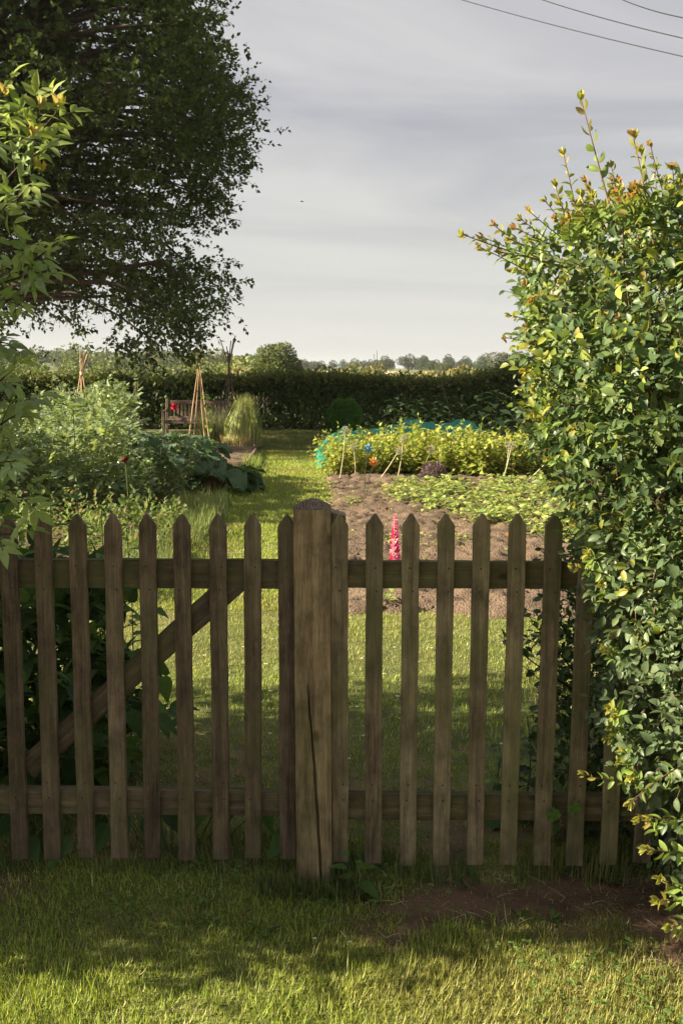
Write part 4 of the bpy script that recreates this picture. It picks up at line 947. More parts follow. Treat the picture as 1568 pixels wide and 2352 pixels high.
for r_, y in enumerate(np.arange(10.2, 14.4, .6)):
    xr = np.interp(y, [10, 12, 14], [-2.05, -2.0, -2.1])
    for x in np.arange(xr, -.40 * y - .9, -.42):
        h = 1.08 + .16 * math.sin(x * 1.9 + y) + rng.normal(0, .05) - (.12 if x > -2.3 else 0)
        if x / y > -.205: h = .60 + rng.normal(0, .03)
        place(protos, used, i, (x + rng.normal(0, .07), y + rng.normal(0, .07), 0), rng.random() * 6.28, max(.5, h)); i += 1
# low undergrowth in front of the beans, including dead stalks
n = 700; x = rng.uniform(-4.5, -1.45, n); y = rng.uniform(7.2, 10.2, n); k = (abs(x) < .40 * y + .5) & (x < pathx0(y) - .05); x, y = x[k], y[k]; n = len(x)
PL, P, LD, NN, t = shoots(np.stack([x, y, 0 * x], -1), np.array([0, 0, 1.]) + rng.normal(0, .25, (n, 3)), rng.uniform(.12, .45, n), 10, bend=rng.normal(0, .1, (n, 3)), ang=65)
s_ = rng.uniform(.03, .07, len(P)); V, F, c = join([inst(P, LD, NN, s_, T_OVAL2) + (rep(pcol(len(P), [(.09, .14, .04), (.14, .19, .06), (.22, .16, .11), (.20, .25, .06)], [3, 3, 1.2, 1]), T_OVAL2),)])
tag(mesh('ground_cover', V, F, M['leaf_soft'], col=c), 'low mixed weeds and fading stalks between gate and bean patch', 'ground cover', kind='stuff')
def stalks(n, xr, yr, h, name, label, pal, cond=None, wd=.004, lean=.2):
    b_ = blades(n, xr, yr, h, wd, pal, None, cond, lean, .3)
    tag(mesh(name, b_[0], b_[1], M['grass'], col=b_[2]), label, 'grass', kind='stuff')
stalks(9000, (-2.1, -1.15), (6.6, 12.0), .17, 'tall_grass', 'long seeding grass along the left edge of the path', [(.18, .24, .07), (.30, .32, .13), (.12, .18, .05)], lambda x, y: (x < pathx0(y) + .2 + .15 * (fbm(x * 3, y * 3, 2) - .5)) & (x > pathx0(y) - .45), .005, .35)
stalks(1100, (-1.75, -1.35), (15.3, 17.2), .16, 'grass_fringe', 'grass growing along the boards of the raised bed', [(.22, .28, .06), (.16, .22, .05)], lambda x, y: x > pathx0(y) - .12, .008, .4)

# rhubarb
def big_leaf_plant(name, label, cat, loc, n, ls, stalkh, T, pal, stalkmat, spread=1.0, group=None, wf=1.0, seed=0):
    t_ = thing(name, label, cat, loc, 0, group)
    a_ = np.arange(n) * 2.4 + rng.random() * 6; rr = spread * rng.uniform(.35, 1, n) * stalkh * 1.1
    Pp = np.stack([rr * np.cos(a_), rr * np.sin(a_), stalkh * rng.uniform(.55, 1.0, n)], -1)
    D = nrm(np.stack([np.cos(a_), np.sin(a_), rng.uniform(-.5, .35, n)], -1) + rng.normal(0, .15, (n, 3)))
    s_ = ls * rng.uniform(.65, 1.1, n)
    mesh('leaves', *inst(Pp, D, np.stack([-.1 * np.cos(a_), -.1 * np.sin(a_), np.ones(n)], -1) + rng.normal(0, .2, (n, 3)), s_, T, W=s_ * wf), M['leaf_soft'], t_, col=rep(pcol(n, pal), T), smooth=True)
    mesh('stalks', *tubes(np.stack([Pp * [.1, .1, 0], Pp * [.5, .5, .6], Pp], 1), .010 * ls / .35, .006 * ls / .35, 5), stalkmat, t_, smooth=True)
    return t_
red = simplemat('red_stalk', (.22, .07, .04), (.30, .14, .06), 12, .5, 0)
RH = [(.045, .085, .032), (.065, .11, .045), (.10, .15, .065)]
q = G(500, 1135); big_leaf_plant('rhubarb_plant', 'dark crinkled rhubarb spreading onto the grass path, the nearer clump', 'rhubarb', (q.x - .05, q.y + .15, 0), 17, .34, .34, T_RHUB, RH, red, 1.0)
q = G(560, 1132); big_leaf_plant('rhubarb_plant', 'dark rhubarb clump hanging lowest over the path edge', 'rhubarb', (q.x - .1, q.y + .2, 0), 8, .26, .25, T_RHUB, RH[:2], red, .8)
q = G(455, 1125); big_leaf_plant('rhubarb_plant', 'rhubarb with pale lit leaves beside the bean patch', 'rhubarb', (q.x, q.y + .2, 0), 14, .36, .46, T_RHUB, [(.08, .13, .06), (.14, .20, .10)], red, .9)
CB = [(.11, .17, .10), (.15, .22, .13), (.08, .13, .06)]
for j, (px, Yk, hh_, lb) in enumerate([(400, 12.2, .82, 'grey green cabbage like plant at the right end of the bean patch'), (445, 13.2, .70, 'grey green brassica between beans and rhubarb'), (470, 14.6, .55, 'brassica with frilled leaves by the raised bed'), (430, 15.4, .62, 'leafy brassica behind the rhubarb, below the cane wigwam'), (360, 11.3, .85, 'leafy poppy plant in front of the beans')]):
    big_leaf_plant('brassica_plant', lb, 'vegetable', (at(px, 1000, Yk).x, Yk, 0), 26, .20, hh_, T_RHUB, CB, M['stem'], .42)

# raised bed with board edging
def board_box(x0, x1, y0, y1, h, name, label, cat, skew=0):
    t_ = thing(name, label, cat, (0, 0, 0))
    def brd(a, b, th=.035):
        a = Vector(a); b = Vector(b); d = (b - a); Ln = d.length; bm = bmesh.new()
        bmesh.ops.create_cube(bm, size=1, matrix=Matrix.Diagonal((th, Ln, h, 1)))
        bmesh.ops.bevel(bm, geom=list(bm.edges), offset=.004, segments=1, affect='EDGES')
        o = bmobj('board', bm, M['board'], t_); o.location = (a + b) / 2 + Vector((0, 0, h / 2)); o.rotation_euler = (0, 0, -math.atan2(d.x, d.y)); return o
    brd((x0 + .02, y0, 0), (x1 - .02, y0, 0)); brd((x1, y0, 0), (x1 + skew, y1, 0)); brd((x0, y0, 0), (x0 + skew, y1, 0)); brd((x0 + .02 + skew, y1, 0), (x1 - .02 + skew, y1, 0))
    n_ = 30; A, B = np.meshgrid(np.linspace(0, 1, n_), np.linspace(0, 1, n_)); Xs = x0 + .02 + (x1 - x0 - .04) * A + skew * B; Ys = y0 + .02 + (y1 - y0 - .04) * B
    Zs = h - .05 + (fbm(Xs * 9, Ys * 9, 3) - .5) * .06
    ii = np.arange(n_ * n_).reshape(n_, n_); F = np.stack([ii[:-1, :-1], ii[:-1, 1:], ii[1:, 1:], ii[1:, :-1]], -1).reshape(-1, 4)
    mesh('soil_fill', np.stack([Xs, Ys, Zs], -1).reshape(-1, 3), [F], M['soil'], t_)
    return t_
p0 = G(566, 1078); board_box(-2.75, p0.x, p0.y, 19.1, .13, 'raised_bed', 'low board edged bed of bare soil beside the grass path', 'raised bed', -.10)
board_box(-3.2, -1.72, 19.4, 22.0, .14, 'raised_bed', 'board edged bed behind the first, filled with tall grasses', 'raised bed', -.15)
# tall flowering grass tuft (leek/lavender-like stalks)
gt = thing('ornamental_grass', 'tall yellow green clump of seeding grass between bench and path', 'ornamental grass', (-2.05, 20.3, .08))
n = 1000; a_ = rng.random(n) * 6.28; r_ = np.sqrt(rng.random(n)); x = .42 * r_ * np.cos(a_); y = .5 * r_ * np.sin(a_); hh = rng.uniform(.55, 1.08, n)
D = np.stack([x * .15 + .10 + rng.normal(0, .07, n), y * .2 + rng.normal(0, .06, n), np.ones(n)], -1)
V1, F1 = inst(np.stack([x, y, 0 * x], -1), D, np.stack([-np.cos(a_), -np.sin(a_), .2 + 0 * x], -1), hh, T_BLADE, W=rng.uniform(.014, .03, n))
mesh('blades', V1, F1, M['grass'], gt, col=rep(pcol(n, [(.30, .36, .09), (.42, .46, .13), (.14, .19, .05), (.44, .38, .18)], [3, 2.5, 2, 1]), T_BLADE))
k = rng.choice(n, 200, replace=False); tipp = np.stack([x, y, 0 * x], -1)[k] + nrm(D[k]) * hh[k][:, None] * .98
mesh('seed_heads', *inst(tipp, nrm(D[k] + rng.normal(0, .15, (200, 3))), rvec(200), .07, T_LANCE, W=np.full(200, .04)), M['grass'], gt, col=rep(pcol(200, [(.28, .24, .17), (.24, .2, .2)]), T_LANCE))
n = 260; a_ = rng.random(n) * 6.28; x = .4 * np.cos(a_) * rng.random(n); y = -.3 + .3 * np.sin(a_) * rng.random(n)
mesh('dry_stalks', *inst(np.stack([x, y, 0 * x], -1), np.array([0, 0, 1.]) + rng.normal(0, .3, (n, 3)), rvec(n), rng.uniform(.15, .45, n), T_BLADE, W=np.full(n, .014)), M['grass'], gt, col=rep(pcol(n, [(.42, .27, .18), (.34, .24, .12)]), T_BLADE))
gt2 = thing('ornamental_grass', 'duller grass clump left of the bright one, in front of the bench', 'ornamental grass', (-2.62, 20.6, .08))
n = 700; a_ = rng.random(n) * 6.28; r_ = np.sqrt(rng.random(n)); x = .33 * r_ * np.cos(a_); y = .3 * r_ * np.sin(a_)
mesh('blades', *inst(np.stack([x, y, 0 * x], -1), np.stack([x * .4 + rng.normal(0, .1, n), y * .3, np.ones(n)], -1), rvec(n), rng.uniform(.45, .85, n), T_BLADE, W=np.full(n, .012)), M['grass'], gt2, col=rep(pcol(n, [(.12, .16, .07), (.16, .20, .09), (.26, .24, .15)]), T_BLADE))

# ------------------------------------------------------------------ bench
bc = thing('garden_bench', 'weathered wooden slatted bench in front of the dark hedge', 'bench', (-3.55, 24.2, 0))
def bxm(name, sx, sy, sz, loc, parent, mat, rx=0, bev=.006):
    bm = bmesh.new(); bmesh.ops.create_cube(bm, size=1, matrix=Matrix.Diagonal((sx, sy, sz, 1))); bmesh.ops.bevel(bm, geom=list(bm.edges), offset=bev, segments=1, affect='EDGES')
    o = bmobj(name, bm, mat, parent); o.location = loc; o.rotation_euler = (rx, 0, 0); return o
WB = 1.50
for s in (-1, 1):
    bxm('leg', .065, .065, .62, (s * (WB / 2 - .03), -.30, .31), bc, M['bench']); bxm('leg', .065, .065, .92, (s * (WB / 2 - .03), .22, .46), bc, M['bench'], R(-6))
    bxm('armrest', .08, .60, .035, (s * (WB / 2 - .03), -.07, .64), bc, M['bench'])
bxm('top_rail', WB - .10, .04, .085, (0, .255, .84), bc, M['bench'], R(-6)); bxm('lower_rail', WB - .14, .04, .06, (0, .21, .46), bc, M['bench'], R(-6))
bk = []
bm = bmesh.new()
for k in range(15):
    x = -WB / 2 + .11 + k * (WB - .22) / 14
    bmesh.ops.create_cube(bm, size=1, matrix=Matrix.Translation((x, .235, .645)) @ Matrix.Rotation(R(-6), 4, 'X') @ Matrix.Diagonal((.05, .018, .31, 1)))
bmobj('backrest', bm, M['bench'], bc)
bm = bmesh.new()
for k in range(6):
    bmesh.ops.create_cube(bm, size=1, matrix=Matrix.Translation((0, -.28 + k * .085, .42)) @ Matrix.Diagonal((WB - .08, .068, .022, 1)))
bmobj('seat', bm, M['bench'], bc)
bxm('apron', WB - .14, .025, .07, (0, -.30, .375), bc, M['bench'])

# ------------------------------------------------------------------ cane wigwams
def wigwam(label, cen, zc, bases, tops, rad, mat, tie=True):
    t_ = thing('cane_wigwam', label, 'cane wigwam', (cen[0], cen[1], 0))
    for (bx_, by_), (tx, ty, tz) in zip(bases, tops):
        # a cane from its foot through the tie to its tip
        b = np.array([bx_, by_, -.02]); c_ = np.array([random.uniform(-.02, .02), random.uniform(-.02, .02), zc]); tt = np.array([tx, ty, tz])
        mesh('cane', *tubes(np.array([[b, (b + c_) / 2 + rng.normal(0, .006, 3), c_, tt]]), rad, rad * .7, 6), mat, t_, smooth=True)
    if tie:
        bm = bmesh.new()
        bmesh.ops.create_cone(bm, cap_ends=False, segments=10, radius1=.036, radius2=.034, depth=.05, matrix=Matrix.Translation((0, 0, zc)))
        bmobj('string_tie', bm, M['straw'], t_)
    return t_
wigwam('pale bamboo cane wigwam standing before the left part of the bench', (at(458, 835, 20.3).x, 20.3), 1.74, [(-.25, -.1), (-.20, .3), (.26, -.35), (.12, -.1), (.10, .3)], [(-.07, 0, 2.10), (.04, 0, 2.05), (-.02, 0, 2.02), (.10, 0, 2.08), (-.05, .02, 2.12)], .011, M['cane'])
wigwam('pale bamboo cane wigwam rising behind the beans at the left', (at(189, 862, 17).x, 17), 1.53, [(-.28, -.2), (-.20, .3), (.10, -.3), (.14, .1), (-.1, -.2)], [(-.02, 0, 1.97), (.03, 0, 1.93), (.10, 0, 1.85), (.14, 0, 1.82), (.05, 0, 1.88)], .011, M['cane'])
wigwam('dark hazel stick wigwam behind the clump of tall grass', (at(526, 845, 23).x, 23), 1.68, [(-.42, 0), (-.08, .2), (.05, -.3), (.20, .1), (.33, -.1), (-.15, -.2)], [(-.20, 0, 2.32), (-.05, 0, 2.15), (.05, 0, 2.28), (.15, 0, 2.38), (.11, 0, 2.3), (-.02, 0, 2.05)], .017, M['hazel'], False)
t_ = thing('garden_cane', 'single upright cane among the beans at the left', 'cane', (at(311, 900, 16).x, 16, 0))
mesh('cane_shaft', *tubes(np.array([[[0, 0, 0], [0, 0, .7], [.01, 0, at(311, 876, 16).z]]]), .012, .010, 6), M['hazel'], t_)
t_ = thing('garden_cane', 'thin dark stake leaning in front of the hedge among the sunflowers', 'cane', (at(1030, 950, 25).x, 25, 0))
mesh('cane_shaft', *tubes(np.array([[[.05, 0, 0], [0, 0, .7], [-.22, 0, at(1018, 870, 25).z]]]), .016, .012, 6), M['hazel'], t_)
# climbing bean on the wigwam
cb = thing('runner_bean', 'young climbing bean on the cane wigwam near the bench', 'climbing plant', (at(470, 1020, 20.1).x, 20.1, 0))
n = 34; zz = rng.uniform(.05, 1.15, n); xx = .15 - zz * .10 + rng.normal(0, .05, n)
s_ = rng.uniform(.05, .11, n); mesh('leaves', *inst(np.stack([xx, rng.normal(-.05, .05, n), zz], -1), nrm(rng.normal(0, .7, (n, 3)) + [.2, -.2, -.2]), np.array([0, -.5, .8]) + rng.normal(0, .3, (n, 3)), s_, T_HEART), M['leaf_soft'], cb, col=rep(pcol(n, [(.22, .28, .05), (.14, .22, .05)]), T_HEART))
mesh('vine', *tubes(np.array([[[.15, 0, 0], [.10, -.03, .4], [.07, -.03, .8], [.04, 0, 1.2]]]), .006, .003, 5), M['stem'], cb)

# poppies
pet = simplemat('red_petal', (.50, .02, .03), (.62, .05, .08), 8, .6, 0)
def flower_ball(name, label, cat, p, r_, mat, n=9, stem=True):
    t_ = thing(name, label, cat, (p[0], p[1], 0))
    d = rvec(n); bm_ = inst(np.repeat([[0, 0, p[2]]], n, 0) + d * r_ * .1, d, rvec(n), np.full(n, r_), T_HEART, W=np.full(n, r_ * 1.1)); mesh('petals', bm_[0], bm_[1], mat, t_, smooth=True)
    if stem: mesh('stem', *tubes(np.array([[[0, 0, 0], [.02, 0, p[2] * .5], [0, 0, p[2]]]]), .005, .004, 5), M['stem'], t_)
    return t_
p = at(400, 934, 13.5); flower_ball('poppy', 'bright red poppy flower in front of the bench', 'poppy', p, .055, pet, 26)
dkr = simplemat('dark_red_petal', (.10, .01, .02), (.2, .02, .03), 8, .6, 0)
p = at(288, 1056, 9.6); flower_ball('poppy', 'dark red poppy flower half hidden among the bean leaves', 'poppy', p, .045, dkr, 10)
hd = thing('poppy_bud', 'green poppy seed heads left of the red poppy', 'poppy', (at(380, 990, 13.4).x, 13.4, 0))
for dx_, dz_ in ((.02, 0), (-.035, -.11), (.03, -.16)):
    z_ = at(385, 912, 13.4).z + dz_
    bm = bmesh.new(); bmesh.ops.create_uvsphere(bm, u_segments=8, v_segments=6, radius=.022, matrix=Matrix.Translation((dx_, 0, z_))); bmobj('seed_head', bm, M['stem'], hd, True)
    mesh('stem', *tubes(np.array([[[0, 0, .2], [dx_ * .8, 0, z_ * .6], [dx_, 0, z_]]]), .004, .003, 4), M['stem'], hd)

# ------------------------------------------------------------------ right bed
def rasp_proto():
    t_ = thing('raspberry_bush', 'yellow green raspberry plant in the row across the vegetable bed', 'raspberry plant', (0, 0, 0), 0, 'raspberry plants in the row')
    ns = 26; a_ = rng.random(ns) * 6.28; rr = rng.uniform(.02, .20, ns); B = np.stack([rr * np.cos(a_), rr * np.sin(a_), 0 * a_], -1)
    D = np.stack([.30 * np.cos(a_), .30 * np.sin(a_), np.ones(ns)], -1) + rng.normal(0, .1, (ns, 3))
    PL, P, LD, NN, t = shoots(B, D, rng.uniform(.42, .68, ns), 14, bend=rng.normal(0, .1, (ns, 3)) + [0, 0, -.08], t0=.12, ang=68, upN=.7, outN=.4)
    s_ = rng.uniform(.06, .105, len(P)) * (1.05 - .35 * t)
    mesh('leaves', *inst(P + LD * .03, LD + [0, 0, -.2], NN, s_, T_HEART, W=s_ * .85), M['leaf_soft'], t_, col=rep(pcol(len(P), [(.31, .34, .06), (.26, .32, .055), (.42, .37, .09), (.18, .25, .045)], [3, 3, 1.6, 1.2]), T_HEART), smooth=True)
    mesh('stems', *tubes(PL, .005, .002, 4), M['stem'], t_)
    return t_
protos = [rasp_proto() for _ in range(3)]; used = [False] * 3; i = 0
for y, x0, dx_ in ((15.15, .0, .36), (15.75, -.06, .36), (16.3, .02, .36), (16.9, -.1, .40)):
    x = x0
    while x < 6.2:
        sc = 1.03 + .12 * math.sin(x * 2.7 + y) + rng.normal(0, .05) - (.12 if x < 0 else 0)
        place(protos, used, i, (x + rng.normal(0, .05), y + rng.normal(0, .07), 0), rng.random() * 6.28, sc); x += dx_; i += 1
def low_proto(nm, label, cat, grp, pal, n=26, ls=.055, h=.12):
    t_ = thing(nm, label, cat, (0, 0, 0), 0, grp)
    a_ = rng.random(n) * 6.28; rr = rng.uniform(.02, .17, n); P = np.stack([rr * np.cos(a_), rr * np.sin(a_), rng.uniform(.3, 1.1, n) * h], -1)
    D = nrm(np.stack([np.cos(a_), np.sin(a_), rng.uniform(-.2, .5, n)], -1)); s_ = rng.uniform(.6, 1.2, n) * ls
    mesh('leaves', *inst(P, D, np.array([0, 0, 1.]) + rng.normal(0, .3, (n, 3)), s_, T_HEART), M['leaf_soft'], t_, col=rep(pcol(n, pal), T_HEART))
    mesh('stalks', *tubes(np.stack([P * [.05, .05, 0], P * [.7, .7, .6], P], 1), .0025, .0015, 3), M['stem'], t_)
    return t_
SP = [(.25, .32, .07), (.32, .38, .10), (.18, .26, .06), (.40, .40, .12)]
protos = [low_proto('strawberry_plant', 'low light green strawberry plant in the patch on the right bed', 'strawberry plant', 'strawberry plants in the right bed', SP) for _ in range(3)]; used = [False] * 3; i = 0
spoly = [(870, 1128), (900, 1118), (960, 1130), (1010, 1122), (1110, 1128), (1160, 1108), (1260, 1112), (1340, 1150), (1420, 1250), (1300, 1262), (1190, 1230), (1080, 1215), (960, 1185), (880, 1150)]
gp_ = [tuple(G(*p)[:2]) for p in spoly]; A = np.array(gp_)
cand = [(x, y) for y in np.arange(A[:, 1].min(), A[:, 1].max(), .31) for x in np.arange(A[:, 0].min(), A[:, 0].max(), .27)]
cand = np.array(cand) + rng.normal(0, .07, (len(cand), 2)); cand = cand[poly_inside(cand, gp_)]
for x, y in cand:
    place(protos, used, i, (x, y, .03), rng.random() * 6.28, rng.uniform(.8, 1.35)); i += 1
lone = [(835, 1140), (800, 1160), (1048, 1232), (1080, 1240), (905, 1245), (880, 1180), (700 + 130, 1110)]
for k, (px, py) in enumerate([(812, 1163), (1062, 1250), (903, 1255), (872, 1395), (860, 1350)]):
    q = G(px, py); o = dup(protos[k % 3], (q.x, q.y, .02), k, .75, ['pale seedling alone on bare soil near the thick post', 'vegetable seedling on bare soil below the strawberry patch', 'leafy plant at the foot of the red lupin', 'weed at the near edge of the dug bed', 'small weed between the second pair of right pickets'][k]); o.name = 'seedling'
    o['category'] = 'seedling'; del o['group']
# weedy grass on the bed in front of the raspberries
n = 11000; x = rng.uniform(-.3, 5.2, n); y = rng.uniform(7.5, 15.6, n); k = in_bed(x, y) & (fbm(x * 1.2 + 3, y * 1.2, 3) + .25 * (y > 13.3) + .06 * (x < 1) > .52) & (abs(x) < .36 * y + .4); x, y = x[k], y[k]; n = len(x)
a_ = rng.random(n) * 6.28; s_ = rng.uniform(.03, .065, n)
tag(mesh('weeds', *inst(np.stack([x, y, .02 + 0 * x], -1), np.stack([np.cos(a_), np.sin(a_), .8 + 0 * x], -1), np.array([0, 0, 1.]) + rng.normal(0, .3, (n, 3)), s_, T_OVAL2), M['leaf_soft'], col=rep(pcol(n, [(.22, .26, .07), (.30, .30, .11)]), T_OVAL2)), 'thin scatter of small weeds over the dug soil', 'weeds', kind='stuff')
# clods
n = 3200; x = rng.uniform(-.1, 4, n); y = 6.4 + 9 * rng.random(n) ** 1.7; k = in_bed(x, y); x, y = x[k], y[k]; n = len(x)
oc = np.array([(1, 0, 0), (-1, 0, 0), (0, 1, 0), (0, -1, 0), (0, 0, 1), (0, 0, -1)], float); of = np.array([(0, 2, 4), (2, 1, 4), (1, 3, 4), (3, 0, 4), (2, 0, 5), (1, 2, 5), (3, 1, 5), (0, 3, 5)])
rr = .006 + .026 * rng.random(n) ** 2.2; V = (np.stack([x, y, .03 + 0 * x], -1)[:, None, :] + oc[None] * rr[:, None, None] * rng.uniform(.6, 1.3, (n, 6, 1))).reshape(-1, 3)
F = (of[None] + (np.arange(n) * 6)[:, None, None]).reshape(-1, 3); tag(mesh('soil_clods', V, [F], M['soil']), 'dry clods scattered on the dug bed', 'soil clods', kind='stuff')

# alliums gone to seed
al = [((350, 890), (385, 600)), ((440, 872), (430, 690)), ((570, 885), (685, 715)), ((675, 890), (712, 648)), ((780, 890), (872, 705)), ((1000, 850), (1010, 658)), ((962, 835), (1052, 730)), ((1265, 900), (1322, 686)), ((1280, 880), (1306, 682)), ((1392, 897), (1530, 770))]
albl = ['tallest allium seed head on a pale stalk, left end of the raspberry row', 'shorter allium right of the tallest, behind the blue windmill', 'allium stalk leaning right, first of the three leaning ones', 'upright allium just right of the first leaning stalk', 'leaning allium left of the purple flowers', 'allium standing behind the purple flowers', 'allium leaning right from behind the purple flowers', 'taller of the two alliums crossing near the right of the row', 'allium leaning against the taller one near the right of the row', 'allium stalk leaning far right beside the hedge']
sdm = simplemat('seed_head', (.24, .24, .13), (.34, .32, .20), 30, .8, 0)
for k, ((bx_, by_), (tx, ty)) in enumerate(al):
    b = G(637 + .4063 * bx_, 745 + .4063 * by_); hp_ = at(637 + .4063 * tx, 745 + .4063 * ty, b.y - .02)
    t_ = thing('allium', albl[k], 'allium', (b.x, b.y, 0), 0, 'alliums in front of the raspberries')
    d = np.array(hp_ - b)
    mesh('stalk', *tubes(np.array([[[0, 0, -.01], d * .5 + [.012, 0, 0], d]]), .008, .006, 5), M['straw'], t_)
    dv = rvec(150); Pn = d + dv * .018; V, F = inst(Pn, dv, rvec(150), np.full(150, .042), T_BLADE, W=np.full(150, .0035)); V2, F2 = inst(d + dv * .05, dv, rvec(150), np.full(150, .018), T_QUAD)
    V, F, _ = join([(V, F), (V2, F2)]); mesh('seed_head', V, F, sdm, t_)

# purple flowers
pf = G(998, 1113); t_ = thing('purple_flower_clump', 'low clump of dark purple flowers on the soil before the raspberries', 'flowers', (pf.x, pf.y + .15, .02))
n = 800; d = rvec(n); d[:, 2] = abs(d[:, 2]); Pn = d * rng.uniform(.5, 1, (n, 1)) * [.21, .18, .27]
mesh('foliage', *inst(Pn, nrm(d + rng.normal(0, .4, (n, 3))), rvec(n), .04, T_LANCE), M['leaf_soft'], t_, col=rep(pcol(n, [(.07, .09, .035), (.10, .12, .05)]), T_LANCE))
n = 520; d = rvec(n); d[:, 2] = abs(d[:, 2]); Pn = d * rng.uniform(.85, 1.08, (n, 1)) * [.21, .18, .27]
mesh('petals', *inst(Pn, nrm(d + rng.normal(0, .6, (n, 3))), rvec(n), .026, T_HEART), M['leaf_soft'], t_, col=rep(pcol(n, [(.17, .06, .16), (.11, .04, .10), (.25, .14, .24)]), T_HEART))
pf = G(1206, 1195); t_ = thing('purple_flower_clump', 'small purple flowers at the right edge of the strawberry patch', 'flowers', (pf.x, pf.y, .02))
n = 90; d = rvec(n); d[:, 2] = abs(d[:, 2]); mesh('petals', *inst(d * [.10, .08, .12], d, rvec(n), .022, T_HEART), M['leaf_soft'], t_, col=rep(pcol(n, [(.17, .07, .16), (.09, .12, .04)]), T_HEART))
og = simplemat('orange_petal', (.75, .22, .02), (.8, .32, .04), 8, .6, 0)
for k, (px, py, lb) in enumerate([(1178, 1226, 'orange marigold, upper of the two between the right pickets'), (1166, 1244, 'orange marigold, lower of the two between the right pickets'), (888, 1182, 'reddish leaf clump beside the lupin')]):
    q = G(px, py); flower_ball('marigold' if k < 2 else 'red_leaf_plant', lb, 'flower', (q.x, q.y, .06), .028, og if k < 2 else simplemat('rusty_leaf', (.30, .10, .06), (.38, .16, .08), 9, .6, 0), 9)

# lupin
YL = 7.4; lt = at(907, 1183, YL); lbm = at(907, 1290, YL)
t_ = thing('lupin', 'pink and red lupin spike standing behind the right fence', 'lupin', (lt.x, YL, 0))
rows, per = 19, 8; Ps, Ds, Ss, Cs = [], [], [], []
for r_ in range(rows):
    u = r_ / (rows - 1); z = lbm.z - .03 + (lt.z - lbm.z + .03) * u; rad = .015 * (1 - u) ** .6 + .003
    for k in range(per):
        a_ = (k + .5 * (r_ % 2)) / per * 6.283; Ps.append((rad * math.cos(a_), rad * math.sin(a_), z)); Ds.append((math.cos(a_), math.sin(a_), .55 + .6 * u)); Ss.append(.034 * (1 - .62 * u ** 2.5) * rng.uniform(.8, 1.2))
        Cs.append(((.50, .03, .20) if rng.random() < .6 else (.70, .21, .42)) if rng.random() < .93 - .3 * u else (.80, .42, .52))
Ps, Ds = np.array(Ps), np.array(Ds)
V, F = inst(Ps, Ds, np.cross(Ds, [0, 0, 1.]), np.array(Ss), T_HEART, W=np.array(Ss) * .9); mesh('flower_spike', V, F, M['leaf_soft'], t_, col=rep(np.array(Cs), T_HEART), smooth=True)
mesh('stem', *tubes(np.array([[[0, 0, 0], [0, 0, lt.z * .5], [0, 0, lt.z - .01]]]), .006, .003, 6), M['stem'], t_)
Pn, Dn, Nn_ = [], [], []
for k in range(6):
    a_ = k * 1.1; c_ = np.array([.09 * math.cos(a_), .09 * math.sin(a_), .10 + .03 * (k % 3)])
    for j in range(8):
        b_ = j / 8 * 6.283; Pn.append(c_); Dn.append((math.cos(b_), math.sin(b_), .25)); Nn_.append((0, 0, 1))
mesh('leaves', *inst(np.array(Pn), np.array(Dn), np.array(Nn_), .06, T_LANCE, W=np.full(len(Pn), .045)), M['leaf_soft'], t_, col=rep(pcol(len(Pn), [(.12, .18, .06), (.17, .23, .08)]), T_LANCE))

# garden windmills
def windmill(label, px, py, bx_, by_, r_, cm, npet):
    b = G(bx_, by_); h_ = at(px, py, b.y); t_ = thing('garden_windmill', label, 'garden windmill', (b.x, b.y, 0), 0, 'windmills on wire stems')
    d = np.array(h_ - b); mesh('stake', *tubes(np.array([[[0, 0, -.02], d * .5 + [-.01, 0, .02], d]]), .005, .004, 5), M['bark'], t_)
    a_ = np.arange(npet) / npet * 6.283; D = np.stack([np.cos(a_), 0 * a_ - .15, np.sin(a_)], -1)
    V, F = inst(np.repeat(d[None], npet, 0) + D * .008 + [0, -.012, 0], D, np.stack([-.4 * np.sin(a_), -1 + 0 * a_, .4 * np.cos(a_)], -1), np.full(npet, r_), T_OVAL2, W=np.full(npet, r_ * .8)); mesh('petals', V, F, cm, t_, smooth=True)
    bm = bmesh.new(); bmesh.ops.create_uvsphere(bm, u_segments=10, v_segments=6, radius=.012, matrix=Matrix.Translation(tuple(d + [0, -.018, 0]))); bmobj('hub', bm, cm, t_, True)
windmill('blue petalled toy windmill in front of the raspberries', 845, 1030, 836, 1153, .062, simplemat('blue_plastic', (.07, .22, .32), (.12, .30, .42), 9, .4, 0, spec=.5), 8)
windmill('orange petalled toy windmill just below the blue one', 858, 1061, 838, 1152, .060, simplemat('orange_plastic', (.50, .19, .03), (.62, .27, .06), 9, .4, 0, spec=.5), 10)

# green netting tunnel --------------------------------------------------------
nm_ = newmat('teal_net'); t = nm_.node_tree; l = t.links.new
out = N(t, 'ShaderNodeOutputMaterial'); p_ = N(t, 'ShaderNodeBsdfPrincipled'); p_.inputs['Base Color'].default_value = (.07, .50, .37, 1); p_.inputs['Roughness'].default_value = .6
tcn = N(t, 'ShaderNodeTexCoord'); nz = N(t, 'ShaderNodeTexNoise'); nz.inputs['Scale'].default_value = 5; l(tcn.outputs['Object'], nz.inputs['Vector'])
tb = N(t, 'ShaderNodeBsdfTransparent'); ck = N(t, 'ShaderNodeMapRange'); ck.inputs['To Min'].default_value = .32; ck.inputs['To Max'].default_value = .68; l(nz.outputs[0], ck.inputs[0])
tl_ = N(t, 'ShaderNodeBsdfTranslucent'); tl_.inputs[0].default_value = (.03, .5, .38, 1); m1 = N(t, 'ShaderNodeMixShader'); m1.inputs[0].default_value = .4; l(p_.outputs[0], m1.inputs[1]); l(tl_.outputs[0], m1.inputs[2])
